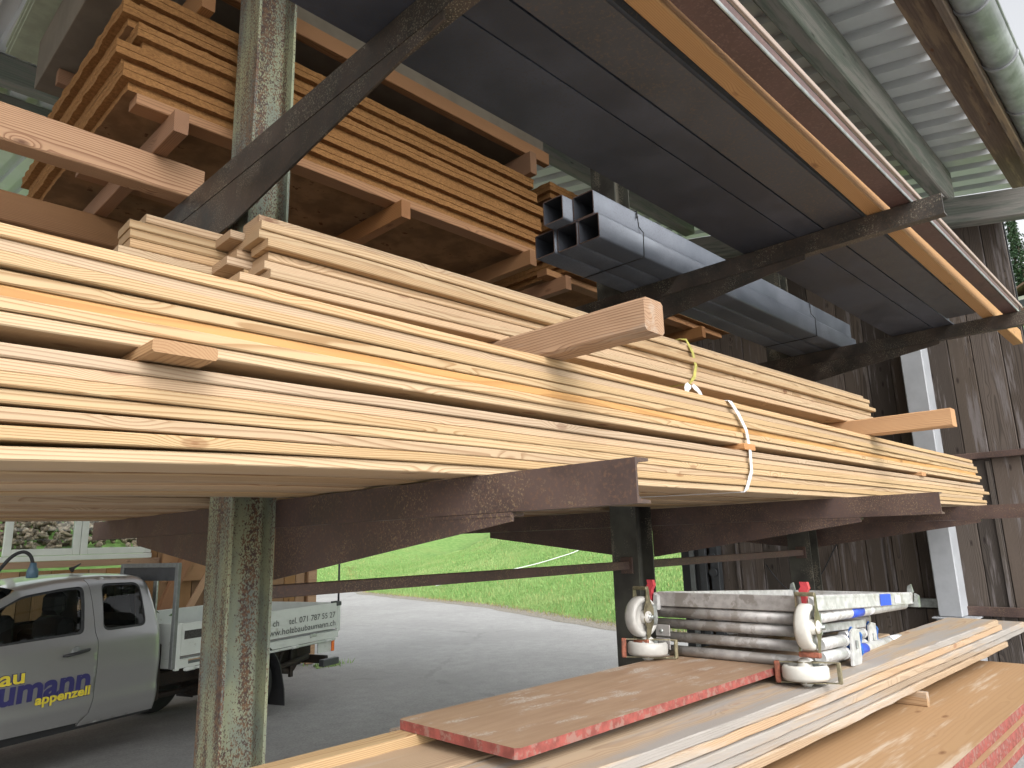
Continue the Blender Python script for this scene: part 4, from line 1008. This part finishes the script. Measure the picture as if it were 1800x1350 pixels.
def panel(name, outer, holes=(), mat=None, parent=None, push=0, rim=.02, step=.028, fn=surf, far=False, label=None):
    outer = dens(outer); holes = [dens(h) for h in holes]
    if poly_area(outer) < 0: outer = outer[::-1]
    V = []; E_ = []
    for L in [outer] + holes:
        b = len(V); V += [Vector(p) for p in L]; E_ += [(b + i, b + (i + 1) % len(L)) for i in range(len(L))]
    xs_ = [p[0] for p in outer]; ys_ = [p[1] for p in outer]
    x = min(xs_)
    while x < max(xs_):
        y = min(ys_)
        while y < max(ys_):
            if inside((x, y), outer) and not any(inside((x, y), h) for h in holes):
                if all((Vector((x, y)) - v).length > step * .45 for v in V[:len(outer) + sum(map(len, holes))]): V.append(Vector((x, y)))
            y += step
        x += step
    vo, eo, fo, *_ = delaunay_2d_cdt(V, E_, [], 0, 1e-5)
    bm = bmesh.new(); B = [bm.verts.new(fn(p.x, p.y, push)) for p in vo]
    for f in fo:
        c = sum((vo[i] for i in f), Vector((0, 0))) / len(f)
        if inside(c, outer) and not any(inside(c, h) for h in holes):
            nf = bm.faces.new([B[i] for i in f]); nf.smooth = True
    for v in [v for v in bm.verts if not v.link_faces]: bm.verts.remove(v)
    bmesh.ops.recalc_face_normals(bm, faces=bm.faces)
    if bm.faces and sum(f.normal.y for f in bm.faces) > 0: bmesh.ops.reverse_faces(bm, faces=bm.faces)
    if rim:
        be = [e for e in bm.edges if len(e.link_faces) == 1]
        for e in be: e.smooth = False
        r = bmesh.ops.extrude_edge_only(bm, edges=be)
        for v in [g for g in r['geom'] if isinstance(g, bmesh.types.BMVert)]: v.co += Vector((0, rim, -.002))
        for f in [g for g in r['geom'] if isinstance(g, bmesh.types.BMFace)]: f.smooth = False
    if far:
        for v in bm.verts: v.co.y = 2 * W2 - v.co.y
        bmesh.ops.reverse_faces(bm, faces=bm.faces)
    return obj(name, bm, mat, parent or PU, label=label)
# outlines in (s, v)
rwin = rounded([(-.790, 1.60), (-.395, 1.605), (-.325, 1.17), (-.765, 1.165)], .07)
fwin = rounded([(-.955, 1.60), (-1.46, 1.60), (-1.85, 1.50), (-2.22, 1.20), (-2.20, 1.145), (-.945, 1.165)], .05)
door = [(-.905, 1.655), (-.895, 1.52), (-.845, 1.17), (-.825, 1.10), (-.83, .62), (-.86, .50), (-.935, .435), (-2.05, .455), (-2.10, .62), (-2.12, 1.13), (-2.40, 1.19), (-2.10, 1.42), (-1.78, 1.60), (-1.50, 1.655)]
quarter = [(-.899, 1.655), (-.889, 1.52), (-.839, 1.17), (-.819, 1.10), (-.824, .62), (-.854, .50), (-.93, .43), (-.93, .405), (-.20, .40), (-.150, .62), (-.150, 1.15), (-.172, 1.25), (-.245, 1.52), (-.285, 1.66)]
for far in (False, True):
    dr = panel('door', door, [fwin], M['silver'], far=far)
    qd = panel('rear_quarter', quarter, [rwin], M['silver'], far=far)
    for w_, p_ in ((fwin, dr), (rwin, qd)):
        cx = sum(a for a, b in w_) / len(w_); cy = sum(b for a, b in w_) / len(w_)
        inner = [(cx + (a - cx) * .955, cy + (b - cy) * .90) for a, b in w_]; outer_ = [(cx + (a - cx) * 1.012, cy + (b - cy) * 1.02) for a, b in w_]
        panel('window_seal', outer_, [inner], M['black_plastic'], p_, .006, 0.004, .04, far=far)
        panel('window', w_, [], M['car_glass'], p_, .012, 0, .06, far=far)
    sill = [(-2.05, .45), (-.93, .428), (-.93, .40), (-.20, .395), (-.20, .375), (-2.05, .375)]
    panel('sill', sill, [], M['black_plastic'], None, .03, .05, far=far)
    fen = [(-2.11, .455), (-2.16, 1.13), (-2.42, 1.185), (-3.30, 1.08), (-3.42, .95), (-3.46, .62), (-3.40, .45), (-2.95, .43)] 
    arch = [(-2.95 + .0, .43)] + [(-2.50 + .43 * math.cos(a), .43 + .43 * math.sin(a)) for a in [math.pi - k * math.pi / 12 for k in range(1, 12)]]
    fen = [(-2.105, .455), (-2.155, 1.13), (-2.42, 1.185), (-3.30, 1.08), (-3.42, .95), (-3.46, .62), (-3.40, .45)] + arch[0:]
    def fsurf(s, v, push=0):
        d = lerp_tab(IN, min(v, 1.12)) + max(0, -(s + 3.1)) * .5
        return Vector((s, d + push, v))
    panel('fender', fen, [], M['silver'], None, 0, .02, far=far, fn=fsurf)
    # door handle
    if not far:
        bm = bmesh.new(); lathe(bm, [(.0, -.004), (.046, -.004), (.052, .004), (.03, .010)], (-1.02, .012, 1.018), 'y', 20)
        hb = obj('handle_cup', bm, M['frame_grey'], dr)
        bm = bmesh.new(); tube(bm, [(-1.14, .0, 1.005), (-1.12, -.024, 1.007), (-1.02, -.030, 1.018), (-.93, -.024, 1.030), (-.905, .0, 1.032)], [.009, .013, .014, .013, .009], 10); obj('handle', bm, M['black_plastic'], dr)
# roof, windscreen, bonnet, rear wall, floor
def loft(name, rows, mat, smooth=True, parent=None):
    bm = bmesh.new(); R_ = [[bm.verts.new(p) for p in r] for r in rows]
    for i in range(len(R_) - 1):
        for k in range(len(R_[0]) - 1): f = bm.faces.new((R_[i][k], R_[i][k + 1], R_[i + 1][k + 1], R_[i + 1][k])); f.smooth = smooth
    bmesh.ops.remove_doubles(bm, verts=bm.verts, dist=1e-4); bmesh.ops.recalc_face_normals(bm, faces=bm.faces)
    return obj(name, bm, mat, parent or PU)
vs_ = [1.655, 1.668, 1.68, 1.69, 1.695, 1.70]
rows = []
for s_ in [-1.50, -1.3, -1.1, -.9, -.7, -.5, -.40, -.33, -.285]:
    a = [surf(s_, v) for v in vs_]; rows.append(a + [Vector((p.x, 2 * W2 - p.y, p.z)) for p in a[::-1][1:]])
loft('roof', rows, M['silver'])
rows = []
for s_, z in ((-1.50, 0), (-1.8, 0), (-2.1, 0), (-2.42, 0)):
    h = lerp_tab(ROOF, s_); t = (-1.50 - s_) / .92; wy = .34 - .23 * t; rows.append([Vector((s_ - .02 * 0 - .10 * math.sin(math.pi * k / 10), wy + (2 * W2 - 2 * wy) * k / 10, h + .02)) for k in range(11)])
loft('windscreen', rows, M['car_glass'])
rows = []
for s_ in (-2.40, -2.7, -3.0, -3.3, -3.42):
    h = lerp_tab([(-3.42, 1.0), (-3.3, 1.09), (-2.9, 1.16), (-2.4, 1.20)], s_); rows.append([Vector((s_, .04 + (2 * W2 - .08) * k / 10, h + .035 * math.sin(math.pi * k / 10))) for k in range(11)])
loft('bonnet', rows, M['silver'])
bm = bmesh.new(); box(bm, -3.50, -3.40, .12, 2 * W2 - .12, .45, 1.0, bev=.03); obj('front_end', bm, M['dark_grey'], PU)
# rear wall of the cab with window opening
bw = []
for v in [.40, .6, .85, 1.0, 1.13, 1.3, 1.45, 1.55, 1.60, 1.64, 1.66]:
    p = surf(-.26 if v < 1.15 else -.26 - (v - 1.15) * .26, v); x = -.153 - max(0, p.z - 1.15) * .12
    bw.append([Vector((x, p.y + .068, p.z)), Vector((x, .42, p.z)), Vector((x, 2 * W2 - .42, p.z)), Vector((x, 2 * W2 - p.y - .068, p.z))])
bm = bmesh.new(); R_ = [[bm.verts.new(p) for p in r] for r in bw]
for i in range(len(R_) - 1):
    for k in range(3):
        if k == 1 and 4 <= i <= 6: continue
        bm.faces.new((R_[i][k], R_[i][k + 1], R_[i + 1][k + 1], R_[i + 1][k]))
bmesh.ops.recalc_face_normals(bm, faces=bm.faces); cabr = obj('cab_rear_wall', bm, M['silver'], PU)
bm = bmesh.new(); vv = [bm.verts.new(p) for p in (bw[4][1], bw[4][2], bw[7][2], bw[7][1])]; bm.faces.new(vv); obj('rear_window', bm, M['car_glass'], cabr)
# corner strip joining quarter and rear wall
# interior
bm = bmesh.new(); box(bm, -2.35, -.24, .08, 2 * W2 - .08, .42, .60); box(bm, -2.45, -2.2, .10, 2 * W2 - .10, .6, 1.12, bev=.05); obj('cab_floor', bm, M['seat_cloth'], PU)
for y in (.42, 1.32):
    bm = bmesh.new(); box(bm, -1.42, -.92, y - .24, y + .24, .60, .86, bev=.05); box(bm, -1.06, -.90, y - .23, y + .23, .80, 1.30, bev=.05); st = obj('seat', bm, M['seat_cloth'], PU)
    bm = bmesh.new(); box(bm, -1.05, -.94, y - .13, y + .13, 1.32, 1.52, bev=.045); obj('headrest', bm, M['seat_cloth'], st)
bm = bmesh.new(); box(bm, -.60, -.30, .12, 2 * W2 - .12, .60, 1.12, bev=.04); obj('rear_bench', bm, M['seat_cloth'], PU)
bm = bmesh.new(); tube(bm, [(-.62, .80, 1.70), (-.60, .80, 1.715), (-.53, .80, 1.755)], [.03, .014, .006], 8); obj('aerial', bm, M['black_plastic'], PU)
# chassis
bm = bmesh.new()
for y in (.42, 1.22): box(bm, -3.2, 2.45, y, y + .09, .50, .64, bev=.01)
for x in (-.05, .55, 1.5, 2.35): box(bm, x, x + .09, .42, 1.31, .52, .62, bev=.008)
box(bm, .1, .75, .95, 1.2, .36, .52, bev=.04); box(bm, -.12, 0.0, .2, 1.5, .42, .95, bev=.01)
tube(bm, [(1.02, .12, .37), (1.02, 1.62, .37)], .045, 12); lathe(bm, [(.02, -.14), (.13, -.08), (.14, .0), (.13, .08), (.02, .14)], (1.02, .87, .37), 'y', 16)
tube(bm, [(-.2, .55, .40), (.6, .6, .38), (1.2, .60, .46), (2.3, .5, .42)], .03, 8)
obj('chassis', bm, M['chassis'], PU)
def wheel(x, y, out):
    r = .365; wd = .235
    bm = bmesh.new(); lathe(bm, [(.205, -wd / 2 + .02), (.26, -wd / 2), (.33, -wd / 2 + .006), (r - .006, -wd / 2 + .03), (r, -wd / 2 + .05), (r, wd / 2 - .05), (r - .006, wd / 2 - .03), (.33, wd / 2 - .006), (.26, wd / 2), (.205, wd / 2 - .02)], (x, y, r), 'y', 40)
    wh = obj('wheel', bm, M['black_rubber'], PU)
    bm = bmesh.new(); lathe(bm, [(.205, out * wd * .42), (.19, out * wd * .36), (.18, out * .05), (.10, out * .06), (.05, out * .09), (.0, out * .09)], (x, y, r), 'y', 24); obj('rim', bm, M['frame_grey'], wh)
wheel(1.02, .14, -1); wheel(1.02, 1.60, 1); wheel(-2.50, .14, -1); wheel(-2.50, 1.60, 1)
# mudguards
for y0, y1 in ((-.01, .27), (1.47, 1.75)):
    bm = bmesh.new(); pr = []
    for k in range(15):
        a = R(168 - 153 * k / 14); pr.append((1.02 + .455 * math.cos(a), .365 + .455 * math.sin(a)))
    pr += [(1.02 + .50, .26), (1.02 + .515, .08), (1.02 + .50, .08), (1.02 + .485, .26)]
    for k in range(15):
        a = R(15 + 153 * k / 14); pr.append((1.02 + .44 * math.cos(a), .365 + .44 * math.sin(a)))
    prism(bm, pr, (y0, y1), lambda a, b, c: (a, c, b)); bmesh.ops.recalc_face_normals(bm, faces=bm.faces); obj('mudguard', bm, M['black_plastic'], PU)
# bed: subframe, floor, drop sides
LB, WB = 2.475, 1.74
bm = bmesh.new(); box(bm, 0, LB, .0, WB, .715, .80, bev=.004); bed = obj('bed', bm, M['bed_white'], PU)
bm = bmesh.new(); tube(bm, [(.10, -.012, .700), (LB - .08, -.012, .700)], .014, 8)
for x in (.12, .30, 1.62, 2.22): tube(bm, [(x, -.014, .700), (x + .10, -.014, .700)], .019, 8)
obj('lashing_rail', bm, M['bed_white'], bed)
for y, nm in ((0, 1), (WB - .028, 0)):
    bm = bmesh.new(); box(bm, .05, LB - .03, y, y + .028, .832, 1.142, bev=.004); box(bm, .05, LB - .03, y - .004 if nm else y + .0285, y - .0005 if nm else y + .032, .832, .848)
    sd_ = obj('drop_side', bm, M['bed_white'], bed)
    bm = bmesh.new(); box(bm, .0, .048, y - .004, y + .034, .70, 1.15, bev=.004); obj('corner_post', bm, M['bed_white'], bed)
    bm = bmesh.new(); box(bm, LB - .028, LB + .03, y - .004, y + .034, .79, 1.15, bev=.004); obj('corner_post', bm, M['bed_white'], bed)
    bm = bmesh.new(); box(bm, LB - .05, LB + .045, y - .010, y + .03, 1.10, 1.155, bev=.008); box(bm, LB - .13, LB - .02, y - .002, y + .03, 1.143, 1.165, bev=.003); obj('latch', bm, M['dark_grey'], bed)
    if nm:
        for x in (.62, 1.98):
            bm = bmesh.new(); box(bm, x - .03, x + .07, -.016, -.001, .775, .815, bev=.006); box(bm, x - .045, x - .02, -.012, -.001, .765, .81, bev=.003); obj('side_catch', bm, M['zinc'], bed)
        bm = bmesh.new(); box(bm, .085, .50, -.0025, -.0005, .985, 1.068, bev=.0004); obj('scratch_mark', bm, M['scrape'], sd_)
        bm = bmesh.new(); box(bm, .15, .44, -.003, -.0008, .748, .790, bev=.0004); st = obj('sticker', bm, M['letter_grey'], bed)
        bm = bmesh.new(); box(bm, .15, .44, -.0036, -.0032, .776, .789); obj('sticker_band', bm, M['form_yellow'], st)
bm = bmesh.new(); box(bm, LB - .025, LB, .03, WB - .03, .832, 1.142, bev=.004); obj('tailgate', bm, M['bed_white'], bed)
bm = bmesh.new(); box(bm, .0, .025, .05, WB - .05, .80, 1.14, bev=.004); obj('front_board', bm, M['bed_white'], bed)
bm = bmesh.new(); box(bm, .03, LB - .03, .03, WB - .03, .8005, .812); obj('bed_floor', bm, M['bed_inside'], bed)
# headboard frame behind the cab
bm = bmesh.new()
for y in (.0, .82): box(bm, -.045, -.001, y, y + .045, .72, 1.735, bev=.004)
box(bm, -.045, -.001, .046, .819, 1.69, 1.735, bev=.004)
fr = obj('headboard_frame', bm, M['frame_grey'], PU)
bm = bmesh.new(); box(bm, -.03, -.018, .046, .819, 1.56, 1.689); obj('headboard_plate', bm, M['dark_grey'], fr)
for y_ in (.28,):
    bm = bmesh.new(); box(bm, -.05, -.031, y_, y_ + .06, 1.14, 1.56, bev=.003); obj('headboard_bar', bm, M['zinc'], fr)
# rear stakes
bm = bmesh.new(); tube(bm, [(LB + .012, .02, 1.15), (LB + .012, .02, 1.85)], .013, 8); obj('stake', bm, M['dark_grey'], bed)
# loose green cuttings in the bed
bm = bmesh.new()
for i in range(220):
    c = Vector((.22 + rnd.gauss(0, .10), 1.1 + rnd.gauss(0, .22), 1.16 + rnd.uniform(-.25, .09))); a = rnd.uniform(0, 6.28); l = rnd.uniform(.03, .07)
    v = [bm.verts.new(c + Vector((math.cos(a) * l, math.sin(a) * l, rnd.uniform(-.03, .03)))), bm.verts.new(c + Vector((0, 0, l * .5))), bm.verts.new(c + Vector((-math.sin(a) * l * .5, math.cos(a) * l * .5, 0)))]
    bm.faces.new(v)
o = obj('green_cuttings', bm, M['leaf'], None, (0, 0, 0)); o.matrix_world = PU.matrix_basis @ Matrix.Identity(4); tag(o, 'heap of leafy green cuttings in the pickup bed right behind the cab', 'plant cuttings')
# rear: tail panel, orange lamp, hitch, underrun beam
bm = bmesh.new(); box(bm, 2.13, 2.40, .03, .05, .56, .712, bev=.003); tl = obj('tail_panel', bm, M['bed_white'], PU)
bm = bmesh.new(); box(bm, 2.37, 2.42, .012, .029, .555, .70, bev=.005); obj('side_lamp', bm, M['orange_lens'], tl)
bm = bmesh.new(); box(bm, 2.36, 2.41, .10, 1.64, .40, .50, bev=.008)
for y in (.5, 1.2): box(bm, 2.2, 2.36, y, y + .05, .38, .56, bev=.005)
tube(bm, [(2.4, .87, .44), (2.58, .87, .44)], .022, 8); lathe(bm, [(.0, .0), (.028, .01), (.03, .04), (.0, .06)], (2.56, .87, .46), 'z', 12)
obj('tow_bar', bm, M['chassis'], PU)
bm = bmesh.new()
prism(bm, [(1.62, .66), (2.28, .66), (2.22, .50), (1.98, .36), (1.72, .40)], (.34, .37), lambda a, b, c: (a, c, b)); box(bm, 1.95, 2.0, .30, .34, .30, .62, bev=.004); tube(bm, [(1.5, .3, .42), (2.25, .3, .50)], .035, 8)
lathe(bm, [(.10, -.02), (.16, -.05), (.16, .05), (.10, .02)], (1.93, .36, .50), 'y', 20)
bmesh.ops.recalc_face_normals(bm, faces=bm.faces); obj('underbody', bm, M['chassis'], PU)
bm = bmesh.new(); box(bm, 2.18, 2.48, -.02, .06, .395, .475, bev=.008); obj('step_block', bm, M['dark_grey'], PU)
# lettering
def text(name, s_, size, right, basez, mat, parent, y=-.004, offset=0, fit=None, shear=0, rot=0, surf_on=False):
    cu = bpy.data.curves.new(name, 'FONT'); cu.body = s_; cu.size = size; cu.offset = offset; cu.shear = shear; cu.fill_mode = 'BOTH'; cu.resolution_u = 4
    t = bpy.data.objects.new(name, cu); COL.objects.link(t); bpy.context.view_layer.update()
    me = bpy.data.meshes.new_from_object(t.evaluated_get(bpy.context.evaluated_depsgraph_get())); bpy.data.objects.remove(t); me.name = name
    xs_ = [v.co.x for v in me.vertices]; mx, mn = max(xs_), min(xs_); k = fit / (mx - mn) if fit else 1
    for v in me.vertices:
        x = (v.co.x - mx) * k; z = v.co.y
        px = right + x * math.cos(rot) - z * math.sin(rot); pz = basez + z + x * math.sin(rot)
        v.co = Vector((px, y + (lerp_tab(IN, pz) if surf_on else 0), pz))
    me.materials.clear(); me.materials.append(mat)
    return obj(name, me, None, parent)
ds_ = [c for c in bed.children if c.name.startswith('drop_side')][0]
text('lettering', 'ch     tel. 071 787 55 27', .098, 2.40, .968, M['letter_grey'], ds_, offset=.0006, fit=1.10, y=-.005)
text('lettering', 'www.holzbaubaumann.ch', .098, 2.405, .866, M['letter_grey'], ds_, offset=.0006, fit=1.25, y=-.005)
for nm, s_, size, rt, bz, fit in (('lettering', 'holzbau', .155, -1.445, .85, .66), ('lettering', 'appenzell', .105, -.868, .655, .47)):
    text(nm, s_, size, rt + .003, bz, M['letter_blue'], dr if False else [c for c in PU.children if c.name.startswith('door')][0], y=-.0055, offset=.0085, fit=fit + .006, surf_on=True)
    text(nm, s_, size, rt, bz, M['letter_yellow'], [c for c in PU.children if c.name.startswith('door')][0], y=-.0075, offset=.0035, fit=fit, surf_on=True)
text('lettering', 'baumann', .27, -.875, .700, M['letter_blue'], [c for c in PU.children if c.name.startswith('door')][0], y=-.004, offset=.009, fit=1.02, surf_on=True)
# ================================================================ FAR HILL: conifers and a small house at upper right
def conifer(x, y, h, seed, lab):
    g = random.Random(seed); t = empty('conifer_tree', lab, 'conifer', (x, y, hill(x, y) - H - .3), g.uniform(0, 6), 'dark conifers on the far hillside')
    bm = bmesh.new(); tube(bm, [(0, 0, 0), (.05, 0, h * .5), (0, 0, h * .98)], [h * .018, h * .011, .03], 8); obj('trunk', bm, M['bark'], t)
    bm = bmesh.new(); z = h * .10
    while z < h * .985:
        f = 1 - z / h; L = h * .21 * (f ** .8) + .15; n = 7 + int(6 * f)
        for b in range(n):
            a = g.uniform(0, 6.283); l = L * g.uniform(.6, 1.15); dz = -l * g.uniform(.15, .45)
            ca, sa = math.cos(a), math.sin(a); m = max(4, int(l / .22))
            for k in range(m):
                q = (k + g.random()) / m; px, py, pz = ca * l * q, sa * l * q, z + dz * q * q + g.uniform(-.08, .08)
                for _ in range(3):
                    w_ = g.uniform(.12, .30) * (1.15 - q * .5); aa = g.uniform(0, 6.283)
                    v = [bm.verts.new((px + math.cos(aa) * w_, py + math.sin(aa) * w_, pz - g.uniform(.0, .25))), bm.verts.new((px + math.cos(aa + 2.2) * w_ * .5, py + math.sin(aa + 2.2) * w_ * .5, pz - g.uniform(0, .1))), bm.verts.new((px + math.cos(aa + 4.1) * w_ * .5, py + math.sin(aa + 4.1) * w_ * .5, pz + g.uniform(0, .12)))]
                    bm.faces.new(v)
        z += max(.16, .045 * h * (.35 + f * .6))
    obj('crown', bm, M['needles'], t)
wrd = ['tall dark', 'slender', 'broad', 'short', 'leaning', 'pointed', 'dense', 'high crowned', 'low', 'rear', 'sparse']
hx, hy = 86.0, 10.9
k = 0
for (dx, dy, h) in ((14, 3.4, 11), (13, .9, 12.5), (15, -1.5, 12), (14, 5.8, 9), (18, 2.0, 15), (19, -.8, 14), (13, -4.2, 12), (20, 4.4, 12), (17, -6.5, 14), (12, 8.3, 8)):
    conifer(hx + dx, hy + dy, h, k + 5, f'{wrd[k]} conifer on the hillside behind the small house, number {k + 1} from the gap' if False else f'{wrd[k]} conifer in the dark group on the hillside at the upper right edge'); k += 1
hz = hill(hx, hy) - H
hs_ = empty('farmhouse', 'small distant farmhouse with white wall and brown roof below the conifers', 'house', (hx, hy - 1.2, hz - .3), R(-12))
bm = bmesh.new(); box(bm, -1.8, 2.2, -2.3, 2.1, 0, 2.0); obj('wall', bm, M['plaster'], hs_)
bm = bmesh.new(); prism(bm, [(-2.8, 1.85), (-.1, 3.0), (2.6, 1.85), (2.6, 2.05), (-.1, 3.22), (-2.8, 2.05)], (-2.3, 2.7), lambda a, b, c: (c, a, b)); bmesh.ops.recalc_face_normals(bm, faces=bm.faces); obj('roof', bm, M['tile'], hs_)
bm = bmesh.new(); box(bm, -1.86, -1.81, .2, 1.2, .9, 1.6); box(bm, -1.86, -1.81, -1.4, -.4, .9, 1.6); obj('window', bm, M['dark_grey'], hs_)
bm = bmesh.new(); box(bm, -1.84, -1.805, -2.3, 2.1, 0, .8); obj('base_wall', bm, M['tile'], hs_)
